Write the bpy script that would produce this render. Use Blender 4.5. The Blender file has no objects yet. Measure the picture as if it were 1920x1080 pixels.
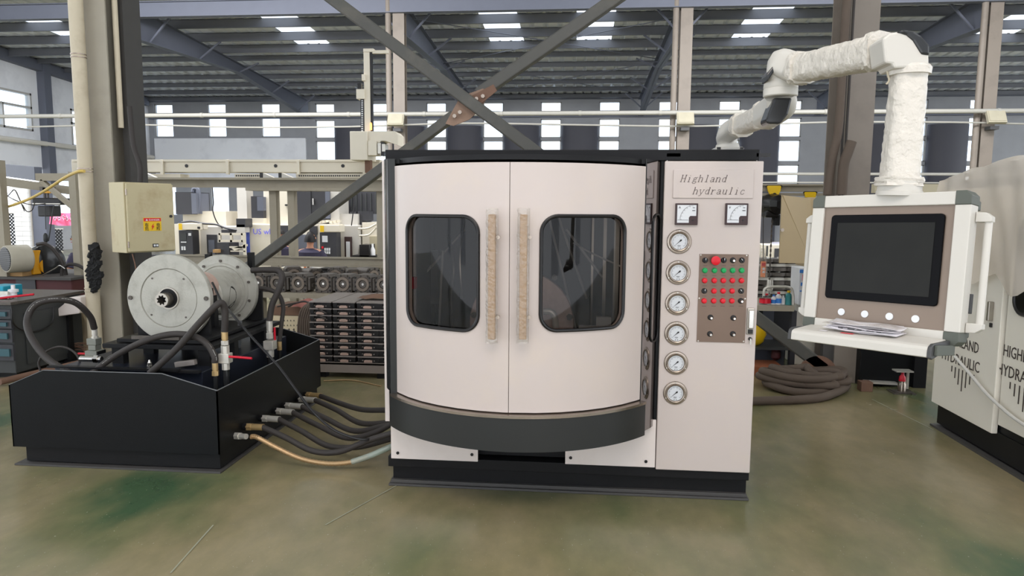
import bpy, bmesh, math, random
from mathutils import Vector, Matrix
random.seed(7)
D = bpy.data; SC = bpy.context.scene; COL = SC.collection
# ---------------------------------------------------------------- camera, sky, exposure
F = 1320.0; PITCH = math.radians(6.3); YAW = math.radians(5.2); ROLL = math.radians(0.4); H = 1.65
cy, sy, cp, sp = math.cos(YAW), math.sin(YAW), math.cos(PITCH), math.sin(PITCH)
FW = Vector((-sy*cp, cy*cp, -sp)); R0 = Vector((cy, sy, 0)); U0 = Vector((-sy*sp, cy*sp, cp))
cr, sr = math.cos(ROLL), math.sin(ROLL)
RT = cr*R0 + sr*U0; UP = -sr*R0 + cr*U0
cam = D.cameras.new('camera'); co = D.objects.new('camera', cam); COL.objects.link(co)
cam.sensor_width = 36; cam.lens = 36*F/1920; cam.clip_end = 200
co.matrix_world = Matrix(((RT.x, UP.x, -FW.x, 0), (RT.y, UP.y, -FW.y, 0), (RT.z, UP.z, -FW.z, H), (0, 0, 0, 1)))
SC.camera = co
W = D.worlds.new('daylight'); SC.world = W; W.use_nodes = True
bg = W.node_tree.nodes['Background']; bg.inputs[0].default_value = (0.90, 0.94, 1.0, 1); bg.inputs[1].default_value = 3.0
SC.view_settings.view_transform = 'Standard'; SC.view_settings.look = 'None'; SC.view_settings.gamma = 1
SC.view_settings.use_curve_mapping = False; SC.view_settings.exposure = -0.12
def area(name, loc, rot, sx, sy_, power, color):
    l = D.lights.new(name, 'AREA'); l.shape = 'RECTANGLE'; l.size = sx; l.size_y = sy_; l.energy = power; l.color = color
    o = D.objects.new(name, l); COL.objects.link(o); o.location = loc; o.rotation_euler = rot; return o
# unseen lamps added for brightness: one over the aisle, two for the hall
area('fill_light', (0.4, -1.6, 6.2), (math.radians(24), 0, 0), 5, 1.6, 210, (1, 0.86, 0.75))
area('fill_light', (-8.5, 12.6, 6.5), (math.radians(38), 0, 0), 9, 1.6, 1300, (0.97, 0.97, 1.0))
area('fill_light', (5.5, 12.6, 6.5), (math.radians(38), 0, 0), 9, 1.6, 1100, (0.97, 0.97, 1.0))

def ray(px, py):
    return FW + (px-960)/F*RT + (540-py)/F*UP
def P(px, py, Y=None, X=None, Z=None):      # a point on a world plane of the place
    d = ray(px, py); t = (Y/d.y) if Y is not None else ((X/d.x) if X is not None else (Z-H)/d.z)
    return Vector((t*d.x, t*d.y, H+t*d.z))
# ---------------------------------------------------------------- materials
def lin(c):
    return tuple(((v/255)/12.92 if v/255 <= 0.04045 else ((v/255+0.055)/1.055)**2.4) for v in c)
MATS = {}
def mat(name, rgb, rough=0.5, metal=0.0, var=0.12, scale=6.0, bump=0.0, bscale=60.0, dirt=None, dirtamt=0.4, dscale=3.0, trans=0.0, alpha=1.0, emit=0, ior=1.45, spec=0.5, coat=0):
    m = D.materials.new(name); m.use_nodes = True; nt = m.node_tree; N = nt.nodes; L = nt.links
    b = N['Principled BSDF']; c = lin(rgb)
    b.inputs['Roughness'].default_value = rough; b.inputs['Metallic'].default_value = metal; b.inputs['IOR'].default_value = ior
    b.inputs['Specular IOR Level'].default_value = spec; b.inputs['Coat Weight'].default_value = coat
    tc = N.new('ShaderNodeTexCoord')
    n = N.new('ShaderNodeTexNoise'); n.inputs['Scale'].default_value = scale; n.inputs['Detail'].default_value = 5
    L.new(tc.outputs['Object'], n.inputs['Vector'])
    r = N.new('ShaderNodeMix'); r.data_type = 'RGBA'
    r.inputs['A'].default_value = (*[v*(1-var) for v in c], 1); r.inputs['B'].default_value = (*[min(1, v*(1+var)) for v in c], 1)
    L.new(n.outputs['Fac'], r.inputs['Factor']); out = r.outputs['Result']
    if dirt:
        n2 = N.new('ShaderNodeTexNoise'); n2.inputs['Scale'].default_value = dscale; n2.inputs['Detail'].default_value = 8; n2.inputs['Roughness'].default_value = .65
        L.new(tc.outputs['Object'], n2.inputs['Vector'])
        cr_ = N.new('ShaderNodeMapRange'); cr_.inputs['From Min'].default_value = .5; cr_.inputs['From Max'].default_value = .72; cr_.inputs['To Max'].default_value = dirtamt
        L.new(n2.outputs['Fac'], cr_.inputs['Value'])
        r2 = N.new('ShaderNodeMix'); r2.data_type = 'RGBA'; L.new(cr_.outputs[0], r2.inputs['Factor']); L.new(out, r2.inputs['A']); r2.inputs['B'].default_value = (*lin(dirt), 1)
        out = r2.outputs['Result']
    L.new(out, b.inputs['Base Color'])
    if bump:
        n3 = N.new('ShaderNodeTexNoise'); n3.inputs['Scale'].default_value = bscale; n3.inputs['Detail'].default_value = 4
        L.new(tc.outputs['Object'], n3.inputs['Vector'])
        bp = N.new('ShaderNodeBump'); bp.inputs['Strength'].default_value = bump; bp.inputs['Distance'].default_value = .01
        L.new(n3.outputs['Fac'], bp.inputs['Height']); L.new(bp.outputs[0], b.inputs['Normal'])
    if alpha < 1: b.inputs['Alpha'].default_value = alpha
    if trans: b.inputs['Transmission Weight'].default_value = trans
    if emit:
        b.inputs['Emission Color'].default_value = (*c, 1); b.inputs['Emission Strength'].default_value = emit
    MATS[name] = m; return m
def glassy(name, tint, gloss, rough=0.02, ior=1.5):           # clear or tinted pane: see-through plus mirror reflection
    m = D.materials.new(name); m.use_nodes = True; nt = m.node_tree; N = nt.nodes; L = nt.links
    N.remove(N['Principled BSDF']); o = N['Material Output']
    t = N.new('ShaderNodeBsdfTransparent'); t.inputs[0].default_value = (*tint, 1)
    g = N.new('ShaderNodeBsdfGlossy'); g.inputs['Roughness'].default_value = rough; g.inputs['Color'].default_value = (gloss, gloss, gloss, 1)
    lw = N.new('ShaderNodeLayerWeight'); lw.inputs['Blend'].default_value = .5; f0 = ((ior-1)/(ior+1))**2      # Schlick reflectance, the same from both sides
    pw = N.new('ShaderNodeMath'); pw.operation = 'POWER'; pw.inputs[1].default_value = 5; L.new(lw.outputs['Facing'], pw.inputs[0])
    fr = N.new('ShaderNodeMath'); fr.operation = 'MULTIPLY_ADD'; fr.inputs[1].default_value = 1-f0; fr.inputs[2].default_value = f0; L.new(pw.outputs[0], fr.inputs[0])
    x = N.new('ShaderNodeMixShader'); L.new(fr.outputs[0], x.inputs[0]); L.new(t.outputs[0], x.inputs[1]); L.new(g.outputs[0], x.inputs[2]); L.new(x.outputs[0], o.inputs[0])
    MATS[name] = m; return m
M = MATS
mat('white_paint', (222, 211, 204), .32, var=.03, scale=2, dirt=(200, 186, 172), dirtamt=.25, dscale=5)
mat('white_paint2', (238, 233, 220), .35, var=.03, scale=2)
mat('white_powder', (194, 190, 181), .4, var=.02)
mat('black_paint', (26, 26, 27), .42, spec=.2, var=.12, bump=.08, bscale=300)
mat('black_gloss', (40, 41, 42), .16, var=.05)
mat('satin_black', (42, 43, 42), .38, var=.08, spec=.4)
mat('tank_black', (23, 24, 25), .36, spec=.15, var=.12, bump=.1, bscale=220)
mat('tank_edge', (120, 122, 125), .45, metal=.3)
mat('polished', (150, 146, 146), .06, metal=1, var=.03)
mat('steel', (168, 162, 152), .3, metal=.9, var=.12, scale=20)
mat('chrome', (200, 196, 190), .16, metal=1, var=.05)
mat('steel_rim', (158, 146, 134), .26, metal=.9, var=.1)
mat('zinc', (206, 202, 192), .3, metal=.45, var=.15, scale=30)
mat('brass', (190, 162, 114), .32, metal=.5, var=.12, scale=30)
mat('cast_alu', (176, 174, 164), .5, metal=.35, var=.12, scale=9, bump=.15, bscale=90, dirt=(120, 116, 104), dirtamt=.5, dscale=7)
mat('dark_cast', (92, 86, 80), .45, metal=.4, var=.3, scale=30, bump=.3, bscale=80)
mat('rubber', (50, 45, 42), .62, var=.15, bump=.1, bscale=200)
mat('rubber_dust', (88, 76, 66), .8, var=.18, scale=5, bump=.15, bscale=120)
mat('hose_print', (170, 170, 165), .6)
mat('braid', (172, 142, 104), .35, metal=.6, var=.2, scale=60)
mat('brown_plate', (118, 100, 88), .36, metal=.75, var=.12, scale=3)
mat('screw_metal', (200, 196, 188), .3, metal=.8)
mat('red_knob', (214, 24, 42), .35, var=.03)
mat('green_knob', (14, 156, 84), .35, var=.03)
mat('red_handle', (196, 20, 44), .4)
mat('black_plastic', (22, 20, 20), .35, var=.06)
mat('dark_plastic', (62, 62, 62), .45, var=.06)
mat('corner_plastic', (80, 84, 76), .5, var=.05)
mat('dial_white', (214, 216, 218), .4, var=.02)
mat('ink', (40, 38, 40), .6, var=.02)
mat('letter_brown', (62, 44, 42), .45, var=.02)
mat('frame_brown', (58, 38, 38), .35, var=.05)
mat('hmi_beige', (122, 107, 94), .36, metal=.25, var=.03)
mat('screen', (26, 26, 23), .1, var=.5, scale=7, spec=.14)
mat('bezel', (8, 8, 10), .25, var=.02, spec=.08)
mat('wrap', (206, 200, 189), .3, var=.07, scale=14, bump=1.0, bscale=34)
mat('paper', (226, 222, 224), .7, var=.03)
mat('red_ink', (216, 70, 80), .6)
mat('concrete_pillar', (150, 142, 130), .75, var=.06, scale=4, dirt=(120, 112, 102), dirtamt=.3)
mat('column_grey', (126, 117, 107), .55, var=.06, scale=4, dirt=(96, 88, 80), dirtamt=.35, dscale=2.5)
mat('column_light', (162, 155, 140), .55, var=.06, scale=4, dirt=(120, 112, 100), dirtamt=.3, dscale=2.5)
mat('column_dark', (70, 68, 66), .6, var=.1)
mat('steel_blue', (98, 102, 114), .6, var=.08, scale=3)
mat('purlin_grey', (104, 106, 112), .55, var=.12, scale=2)
mat('brace_grey', (74, 73, 68), .5, var=.1, scale=4, dirt=(120, 112, 98), dirtamt=.3)
mat('rust', (112, 84, 68), .75, var=.25, scale=8, bump=.2)
mat('pipe_pale', (160, 158, 150), .5, var=.06, scale=2)
mat('pvc', (196, 184, 160), .55, var=.06, scale=4, dirt=(150, 136, 112), dirtamt=.5)
mat('beige_paint', (186, 176, 148), .5, var=.04, scale=3)
mat('beige_box', (190, 178, 142), .48, var=.04, dirt=(140, 104, 62), dirtamt=.6, dscale=2.2)
mat('beige_steel', (158, 150, 132), .55, var=.08, scale=3, dirt=(126, 114, 96), dirtamt=.4)
mat('machine_cream', (222, 214, 196), .45, var=.03)
mat('machine_grey', (196, 192, 184), .45, var=.04)
mat('machine_dark', (56, 56, 60), .45, var=.08)
mat('machine_blue', (70, 86, 170), .5)
mat('text_blue', (110, 110, 240), .5)
mat('wall_white', (232, 234, 238), .85, var=.04, scale=.6, dirt=(182, 184, 192), dirtamt=.4, dscale=.8)
mat('wall_block', (150, 152, 156), .9, var=.12, scale=2, bump=.3, bscale=8)
mat('curtain_dark', (70, 70, 78), .6, var=.08, scale=1)
mat('brick_white', (222, 222, 220), .8, var=.05)
mat('window_frame', (176, 174, 170), .5)
mat('roof_sheet', (236, 240, 246), .5, var=.06, scale=1)
mat('pipe_white', (212, 208, 198), .45, var=.06, scale=2)
mat('lamp_grey', (168, 162, 142), .5)
mat('yellow', (232, 190, 20), .45, var=.04)
mat('orange', (238, 140, 84), .5)
mat('motor_orange', (226, 160, 16), .4, var=.05)
mat('motor_grey', (172, 166, 150), .5)
mat('maroon', (78, 34, 36), .6, var=.1)
mat('tool_grey', (58, 60, 60), .5, var=.08)
mat('teal', (58, 92, 100), .45)
mat('teal_bright', (30, 150, 176), .45)
mat('wood', (176, 140, 92), .7, var=.15, scale=8)
mat('wood_orange', (150, 88, 58), .75, var=.2, scale=6)
mat('sack', (180, 166, 140), .85, var=.15, scale=10, bump=.5, bscale=14)
mat('pink', (238, 110, 150), .7, var=.05)
mat('pink_light', (250, 190, 210), .7)
mat('skin', (196, 140, 112), .55, var=.04)
mat('hair', (24, 20, 20), .6)
mat('navy', (58, 54, 76), .8, var=.08)
mat('dark_cloth', (44, 42, 46), .8, var=.08)
mat('trouser', (48, 50, 60), .8)
mat('yellow_hose', (206, 176, 92), .5)
mat('cable_white', (206, 204, 198), .5)
mat('plate_grey', (150, 142, 136), .38, metal=.3, var=.2, scale=25)
mat('plate_black', (26, 24, 24), .5, var=.3, scale=18)
mat('plate_pink', (196, 168, 154), .45, metal=.2, var=.2, scale=30)
mat('pallet_grey', (128, 118, 110), .6, var=.08)
mat('carton', (206, 190, 158), .8, var=.1, scale=5)
mat('carton_top', (112, 84, 66), .8, var=.15)
mat('cloth_red', (150, 92, 82), .9, var=.2, scale=12)
mat('blue_plastic', (60, 130, 210), .4)
mat('white_plastic', (226, 226, 226), .4)
mat('red_liquid', (220, 30, 50), .3)
mat('turquoise', (60, 140, 140), .45)
mat('foam_black', (34, 34, 34), .95, var=.3, scale=40, bump=1, bscale=50)
mat('tan_handle', (164, 134, 102), .45, var=.25, scale=50)
mat('tan_cabinet', (168, 148, 112), .5, var=.05, scale=3)
mat('valve_grey', (132, 134, 126), .4, metal=.3, var=.1, scale=20)
mat('casting_light', (126, 114, 102), .45, metal=.3, var=.2, scale=20)
mat('cut_dark', (72, 64, 58), .7)
mat('gusset_tan', (142, 116, 98), .7, var=.2, scale=8, bump=.2)
mat('chamber_dark', (44, 38, 36), .5, var=.2, scale=3)
mat('mesh_dark', (60, 62, 66), .6)
mat('lamp_glow', (255, 176, 96), .4, emit=2.0)
mat('asphalt', (150, 150, 148), .9)
glassy('door_glass', (.62, .58, .55), .6)
glassy('clear_glass', (.93, .97, 1.0), .8)
glassy('bubble_wrap', (.93, .92, .9), 1.0, .12, 1.8)
glassy('window_film', (.9, .95, 1.0), .3, .2, 1.08)
glassy('gauge_lens', (.97, .97, .97), .35, .05, 1.25)
glassy('plastic_film', (.86, .82, .77), .9, .12, 1.6)
glassy('green_tube', (.75, .84, .78), .9, .1, 1.7)
def add_film_bump(m, s, d, st=1.0):
    nt = m.node_tree; N = nt.nodes; L = nt.links
    tc = N.new('ShaderNodeTexCoord'); n = N.new('ShaderNodeTexNoise'); n.inputs['Scale'].default_value = s; n.inputs['Detail'].default_value = 5; L.new(tc.outputs['Object'], n.inputs['Vector'])
    b = N.new('ShaderNodeBump'); b.inputs['Strength'].default_value = st; b.inputs['Distance'].default_value = d; L.new(n.outputs['Fac'], b.inputs['Height'])
    for nd in N:
        if nd.type in ('BSDF_GLOSSY', 'LAYER_WEIGHT', 'BSDF_DIFFUSE'): L.new(b.outputs[0], nd.inputs['Normal'])
add_film_bump(M['bubble_wrap'], 45, .02); add_film_bump(M['plastic_film'], 5, .06)
def film_milky(m, amt, rgb):
    nt = m.node_tree; N = nt.nodes; L = nt.links; o = N['Material Output']; x = [n for n in N if n.type == 'MIX_SHADER'][0]
    d = N.new('ShaderNodeBsdfDiffuse'); d.inputs[0].default_value = (*lin(rgb), 1)
    y = N.new('ShaderNodeMixShader'); y.inputs[0].default_value = amt; L.new(x.outputs[0], y.inputs[1]); L.new(d.outputs[0], y.inputs[2]); L.new(y.outputs[0], o.inputs[0])
film_milky(M['plastic_film'], .58, (240, 230, 216)); film_milky(M['bubble_wrap'], .05, (230, 225, 215)); film_milky(M['green_tube'], .4, (190, 200, 190))
# floor: worn green epoxy over concrete
def floor_mat():
    m = D.materials.new('floor_epoxy'); m.use_nodes = True; nt = m.node_tree; N = nt.nodes; L = nt.links; b = N['Principled BSDF']
    tc = N.new('ShaderNodeTexCoord'); mp = N.new('ShaderNodeMapping'); mp.inputs['Scale'].default_value = (1, .55, 1); L.new(tc.outputs['Object'], mp.inputs['Vector'])
    def noise(s, d, r=.6, v=None):
        n = N.new('ShaderNodeTexNoise'); n.inputs['Scale'].default_value = s; n.inputs['Detail'].default_value = d; n.inputs['Roughness'].default_value = r; L.new((v or mp).outputs[0], n.inputs['Vector']); return n
    def ramp(src, stops):
        r = N.new('ShaderNodeValToRGB'); e = r.color_ramp.elements; e[0].position = stops[0][0]; e[0].color = (*lin(stops[0][1]), 1); e[1].position = stops[-1][0]; e[1].color = (*lin(stops[-1][1]), 1)
        for p, c in stops[1:-1]:
            q = e.new(p); q.color = (*lin(c), 1)
        L.new(src, r.inputs[0]); return r
    a = ramp(noise(.75, 5, .55).outputs['Fac'], [(.34, (72, 98, 70)), (.43, (118, 121, 88)), (.53, (146, 137, 106)), (.68, (168, 156, 128))])
    c = ramp(noise(7, 6, .7).outputs['Fac'], [(.3, (98, 96, 82)), (.7, (166, 158, 138))])
    mx = N.new('ShaderNodeMix'); mx.data_type = 'RGBA'; mx.blend_type = 'OVERLAY'; mx.inputs['Factor'].default_value = .35
    L.new(a.outputs[0], mx.inputs['A']); L.new(c.outputs[0], mx.inputs['B'])
    sp_ = ramp(noise(90, 2).outputs['Fac'], [(.70, (0, 0, 0)), (.76, (255, 255, 255))])
    mx2 = N.new('ShaderNodeMix'); mx2.data_type = 'RGBA'; L.new(sp_.outputs[0], mx2.inputs['Factor']); L.new(mx.outputs['Result'], mx2.inputs['A']); mx2.inputs['B'].default_value = (*lin((170, 168, 150)), 1)
    L.new(mx2.outputs['Result'], b.inputs['Base Color'])
    rr = N.new('ShaderNodeMapRange'); rr.inputs['To Min'].default_value = .10; rr.inputs['To Max'].default_value = .36; L.new(noise(2.2, 6).outputs['Fac'], rr.inputs['Value']); L.new(rr.outputs[0], b.inputs['Roughness'])
    bp = N.new('ShaderNodeBump'); bp.inputs['Strength'].default_value = .12; bp.inputs['Distance'].default_value = .004; L.new(noise(14, 5).outputs['Fac'], bp.inputs['Height']); L.new(bp.outputs[0], b.inputs['Normal'])
    MATS['floor'] = m
floor_mat()
# ---------------------------------------------------------------- mesh building
ROOT = {}; USED = {}
def V(*a): return Vector(a)
class MB:
    def __init__(s): s.v = []; s.f = []; s.sm = []
    def add(s, vs, fs, smooth=False):
        k = len(s.v); s.v += [tuple(v) for v in vs]; s.f += [tuple(i+k for i in f) for f in fs]; s.sm += [smooth]*len(fs); return s
    def box(s, x0, x1, y0, y1, z0, z1, rot=None, piv=None):
        vs = [V(x, y, z) for z in (z0, z1) for x, y in ((x0, y0), (x1, y0), (x1, y1), (x0, y1))]
        if rot is not None:
            p = piv or V((x0+x1)/2, (y0+y1)/2, (z0+z1)/2); vs = [rot@(v-p)+p for v in vs]
        return s.add(vs, [(3, 2, 1, 0), (4, 5, 6, 7), (0, 1, 5, 4), (1, 2, 6, 5), (2, 3, 7, 6), (3, 0, 4, 7)])
    def rect(s, px0, py0, px1, py1, Y, d, z0=None):      # box whose front face lies in the plane Y
        a = P(px0, (py0+py1)/2, Y); b = P(px1, (py0+py1)/2, Y); t = P((px0+px1)/2, py0, Y).z; u = P((px0+px1)/2, py1, Y).z if z0 is None else z0
        return s.box(a.x, b.x, Y, Y+d, u, t)
    def hexa(s, vs): return s.add(vs, [(3, 2, 1, 0), (4, 5, 6, 7), (0, 1, 5, 4), (1, 2, 6, 5), (2, 3, 7, 6), (3, 0, 4, 7)])
    def cyl(s, p, q, r, r2=None, n=20, caps=True):
        p = Vector(p); q = Vector(q); r2 = r if r2 is None else r2; d = (q-p).normalized()
        a = d.orthogonal().normalized(); b = d.cross(a)
        vs = []
        for c, rr in ((p, r), (q, r2)):
            for i in range(n):
                t = 2*math.pi*i/n; vs.append(c+rr*(math.cos(t)*a+math.sin(t)*b))
        s.add(vs, [(i, (i+1) % n, n+(i+1) % n, n+i) for i in range(n)], n > 8)
        if caps: s.add(vs[:n], [tuple(reversed(range(n)))]); s.add(vs[n:], [tuple(range(n))])
        return s
    def bar(s, p, q, w, h, up=(0, 0, 1)):      # rectangular bar from p to q
        p = Vector(p); q = Vector(q); d = (q-p).normalized(); a = d.cross(Vector(up)).normalized(); b = a.cross(d)
        vs = [c+i*a*w/2+j*b*h/2 for c in (p, q) for i, j in ((-1, -1), (1, -1), (1, 1), (-1, 1))]
        return s.add(vs, [(3, 2, 1, 0), (4, 5, 6, 7), (0, 1, 5, 4), (1, 2, 6, 5), (2, 3, 7, 6), (3, 0, 4, 7)])
    def tube(s, pts, r, n=10, caps=True, rf=None):
        pts = [Vector(p) for p in pts]; rings = []; a = None
        for i, p in enumerate(pts):
            d = (pts[min(i+1, len(pts)-1)]-pts[max(i-1, 0)]).normalized()
            a = d.orthogonal().normalized() if a is None else (a-d*a.dot(d)).normalized(); b = d.cross(a); rr = r*(rf(i) if rf else 1)
            rings.append([p+rr*(math.cos(2*math.pi*k/n)*a+math.sin(2*math.pi*k/n)*b) for k in range(n)])
        vs = [v for g in rings for v in g]
        fs = [(i*n+k, i*n+(k+1) % n, (i+1)*n+(k+1) % n, (i+1)*n+k) for i in range(len(pts)-1) for k in range(n)]
        s.add(vs, fs, True)
        if caps: s.add(rings[0], [tuple(reversed(range(n)))]); s.add(rings[-1], [tuple(range(n))])
        return s
    def lathe(s, prof, c, axis, n=32, smooth=True, caps=True):      # prof = (radius, distance along axis)
        c = Vector(c); d = Vector(axis).normalized(); a = d.orthogonal().normalized(); b = d.cross(a); m = len(prof)
        vs = [c+h*d+r*(math.cos(2*math.pi*k/n)*a+math.sin(2*math.pi*k/n)*b) for r, h in prof for k in range(n)]
        s.add(vs, [(i*n+k, i*n+(k+1) % n, (i+1)*n+(k+1) % n, (i+1)*n+k) for i in range(m-1) for k in range(n)], smooth)
        if caps: s.add(vs[:n], [tuple(reversed(range(n)))]); s.add(vs[-n:], [tuple(range(n))])
        return s
    def prism(s, pts, vec):                     # closed polygon of 3-D points pushed along vec
        pts = [Vector(p) for p in pts]; vec = Vector(vec); n = len(pts)
        return s.add(pts+[p+vec for p in pts], [tuple(reversed(range(n))), tuple(range(n, 2*n))]+[(i, (i+1) % n, n+(i+1) % n, n+i) for i in range(n)])
    def frame(s, outer, inner, vec):            # two matching loops joined into a ring, pushed along vec
        n = len(outer); vec = Vector(vec); o = [Vector(p) for p in outer]; i_ = [Vector(p) for p in inner]
        vs = o+i_+[p+vec for p in o]+[p+vec for p in i_]; fs = []
        for k in range(n):
            l = (k+1) % n; fs += [(k, l, n+l, n+k), (2*n+k, 3*n+k, 3*n+l, 2*n+l), (k, 2*n+k, 2*n+l, l), (n+k, n+l, 3*n+l, 3*n+k)]
        return s.add(vs, fs)
    def grid(s, fn, nu, nv, smooth=True):
        vs = [fn(i/nu, j/nv) for j in range(nv+1) for i in range(nu+1)]
        return s.add(vs, [(j*(nu+1)+i, j*(nu+1)+i+1, (j+1)*(nu+1)+i+1, (j+1)*(nu+1)+i) for j in range(nv) for i in range(nu)], smooth)
    def xf(s, mt): s.v = [tuple(mt@Vector(v)) for v in s.v]; return s
    def build(s, name, m, parent=None, local=False, bevel=0, mods=None, fixn=True):
        me = D.meshes.new(name); vs = [Vector(v) for v in s.v]; o = D.objects.new(name, me); COL.objects.link(o)
        if parent is None:
            c = V((min(v.x for v in vs)+max(v.x for v in vs))/2, (min(v.y for v in vs)+max(v.y for v in vs))/2, min(v.z for v in vs))
            vs = [v-c for v in vs]; o.location = c; ROOT[o.name] = Matrix.Translation(c)
        else:
            mt = ROOT[parent.name]; ROOT[o.name] = mt; o.parent = parent
            if not local: inv = mt.inverted(); vs = [inv@v for v in vs]
        me.from_pydata([tuple(v) for v in vs], [], s.f)
        me.polygons.foreach_set('use_smooth', s.sm)
        if fixn:
            bm = bmesh.new(); bm.from_mesh(me); bmesh.ops.recalc_face_normals(bm, faces=bm.faces); bm.to_mesh(me); bm.free()
        me.materials.append(M[m]); me.update()
        if any(s.sm): me.set_sharp_from_angle(angle=math.radians(38))
        if bevel:
            b = o.modifiers.new('bevel', 'BEVEL'); b.width = bevel; b.segments = 2; b.limit_method = 'ANGLE'
        return o
def thing(name, label, cat, loc, rz=0, group=None, rx=0, ry=0):
    o = D.objects.new(name, None); COL.objects.link(o); o.empty_display_size = .05
    mt = Matrix.Translation(Vector(loc)) @ Matrix.Rotation(rz, 4, 'Z') @ Matrix.Rotation(rx, 4, 'X') @ Matrix.Rotation(ry, 4, 'Y')
    o.matrix_world = mt; o['label'] = label; o['category'] = cat
    if group: o['group'] = group
    ROOT[o.name] = mt; return o
def tag(o, label, cat, group=None):
    o['label'] = label; o['category'] = cat
    if group: o['group'] = group
    return o
def struct(o): o['kind'] = 'structure'; return o
def spline(pts, n=8):
    pts = [Vector(p) for p in pts]; out = []; q = [2*pts[0]-pts[1]]+pts+[2*pts[-1]-pts[-2]]
    for i in range(1, len(q)-2):
        a, b, c, d = q[i-1:i+3]
        for k in range(n):
            t = k/n; out.append(.5*((2*b)+(c-a)*t+(2*a-5*b+4*c-d)*t*t+(3*b-a-3*c+d)*t**3))
    out.append(pts[-1]); return out
def rrect(cx, cz, w, h, r, n=6):
    out = []
    for sx, sz, a0 in ((1, 1, 0), (-1, 1, 90), (-1, -1, 180), (1, -1, 270)):
        for k in range(n+1):
            t = math.radians(a0+90*k/n); out.append((cx+sx*(w/2-r)+r*math.cos(t), cz+sz*(h/2-r)+r*math.sin(t)))
    return out
def text_obj(txt, size, m, name, parent, mt, shear=0, extrude=.0008, local=False, align='LEFT', sx=1.0):
    c = D.curves.new(name, 'FONT'); c.body = txt; c.size = size; c.shear = shear; c.extrude = extrude; c.align_x = align; c.resolution_u = 2
    t = D.objects.new('tmp_text', c); COL.objects.link(t); bpy.context.view_layer.update()
    me = D.meshes.new_from_object(t.evaluated_get(bpy.context.evaluated_depsgraph_get())); D.objects.remove(t); D.curves.remove(c)
    me.name = name; me.materials.clear(); me.materials.append(M[m])
    o = D.objects.new(name, me); COL.objects.link(o); o.parent = parent; ROOT[o.name] = ROOT[parent.name]
    full = mt @ Matrix.Diagonal((sx, 1, 1, 1)); me.transform(full if local else ROOT[parent.name].inverted()@full); return o
def facing(p, yaw=0): return Matrix.Translation(Vector(p)) @ Matrix.Rotation(yaw, 4, 'Z') @ Matrix.Rotation(math.pi/2, 4, 'X')     # text lying in the XZ plane, read from -Y
ORD = ['first', 'second', 'third', 'fourth', 'fifth', 'sixth', 'seventh', 'eighth', 'ninth', 'tenth', 'eleventh', 'twelfth']
# ================================================================ THE SETTING
g = MB(); g.add([(-24, -3, 0), (27, -3, 0), (27, 33, 0), (-24, 33, 0)], [(0, 1, 2, 3)])
flo = g.build('floor', 'floor'); struct(flo)
def strip(p, q, w, z=.0025):
    p = Vector(p); q = Vector(q); d = (q-p).normalized(); a = V(-d.y, d.x, 0)*w/2
    return [V(v.x, v.y, z) for v in (p-a, q-a, q+a, p+a)]
mat('joint', (150, 150, 128), .6, var=.2, scale=8)
m = MB()
for a, b in ((P(1635, 749, Z=0), P(1750, 806, Z=0)), (P(400, 985, Z=0), P(320, 1075, Z=0)), (P(745, 910, Z=0), P(610, 985, Z=0))):
    m.add(strip(a, b, .008), [(0, 1, 2, 3)])
m.build('floor_seam', 'joint', flo)
YW = 31.7; WX = [-19.167+2.565*k for k in range(15)]; WW = .90
# windows of the far wall: rows (z0, z1)
ROWS_R = [(5.99, 6.40), (4.86, 5.66), (3.82, 4.73), (2.86, 3.68)]
ROWS_L = [(5.99, 6.42), (4.92, 5.78), (1.3, 2.75)]
wb = MB(); XL, XR = -20.0, 22.0
edges = [XL]
for k, x in enumerate(WX): edges += [x-WW/2, x+WW/2]
edges += [XR]
for i in range(0, len(edges)-1, 2): wb.box(edges[i], edges[i+1], YW, YW+.24, 0, 6.75)      # piers
for k, x in enumerate(WX):
    rows = ROWS_L if k < 3 else ROWS_R
    zs = [6.75]+[z for r in rows for z in (r[1], r[0])]+[0]
    for i in range(0, len(zs), 2): wb.box(x-WW/2, x+WW/2, YW, YW+.24, zs[i+1], zs[i])
wall = struct(wb.build('wall_back', 'wall_block'))
m = MB(); m.box(-19.6, -12.35, YW-.12, YW-.002, 2.85, 4.85); m.build('plaster_panel', 'wall_white', wall)
for k, x in enumerate(WX):      # window units
    rows = ROWS_L if k < 3 else ROWS_R
    m = MB()
    for z0, z1 in rows:
        for a, b, c, d in ((x-WW/2, x-WW/2+.04, z0, z1), (x+WW/2-.04, x+WW/2, z0, z1), (x-WW/2, x+WW/2, z0, z0+.04), (x-WW/2, x+WW/2, z1-.04, z1)): m.box(a, b, YW+.06, YW+.12, c, d)
    w = struct(m.build('window_%d' % (k+1), 'window_frame'))
    for z0, z1 in rows:
        q = MB(); q.box(x-WW/2+.04, x+WW/2-.04, YW+.085, YW+.095, z0+.04, z1-.04); q.build('pane', 'window_film', w)
for k in range(3, 14):         # rounded dark panels between the tall windows
    if k in (8, 11): continue
    xc = (WX[k]+WX[k+1])/2; m = MB(); r = .82
    m.grid(lambda u, v: V(xc-r*math.cos(math.pi*u), YW-.02-.45*math.sin(math.pi*u), 5.35*v), 14, 1)
    m.build('rounded_panel', 'curtain_dark', wall)
m = MB(); m.box(-19.8, XR, YW-.16, YW-.02, 5.72, 5.92); m.build('girt', 'steel_blue', wall)
m = MB(); m.box(-19.8, XR, YW-.16, YW-.02, 6.5, 6.78); m.build('eave_beam', 'steel_blue', wall)
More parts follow.
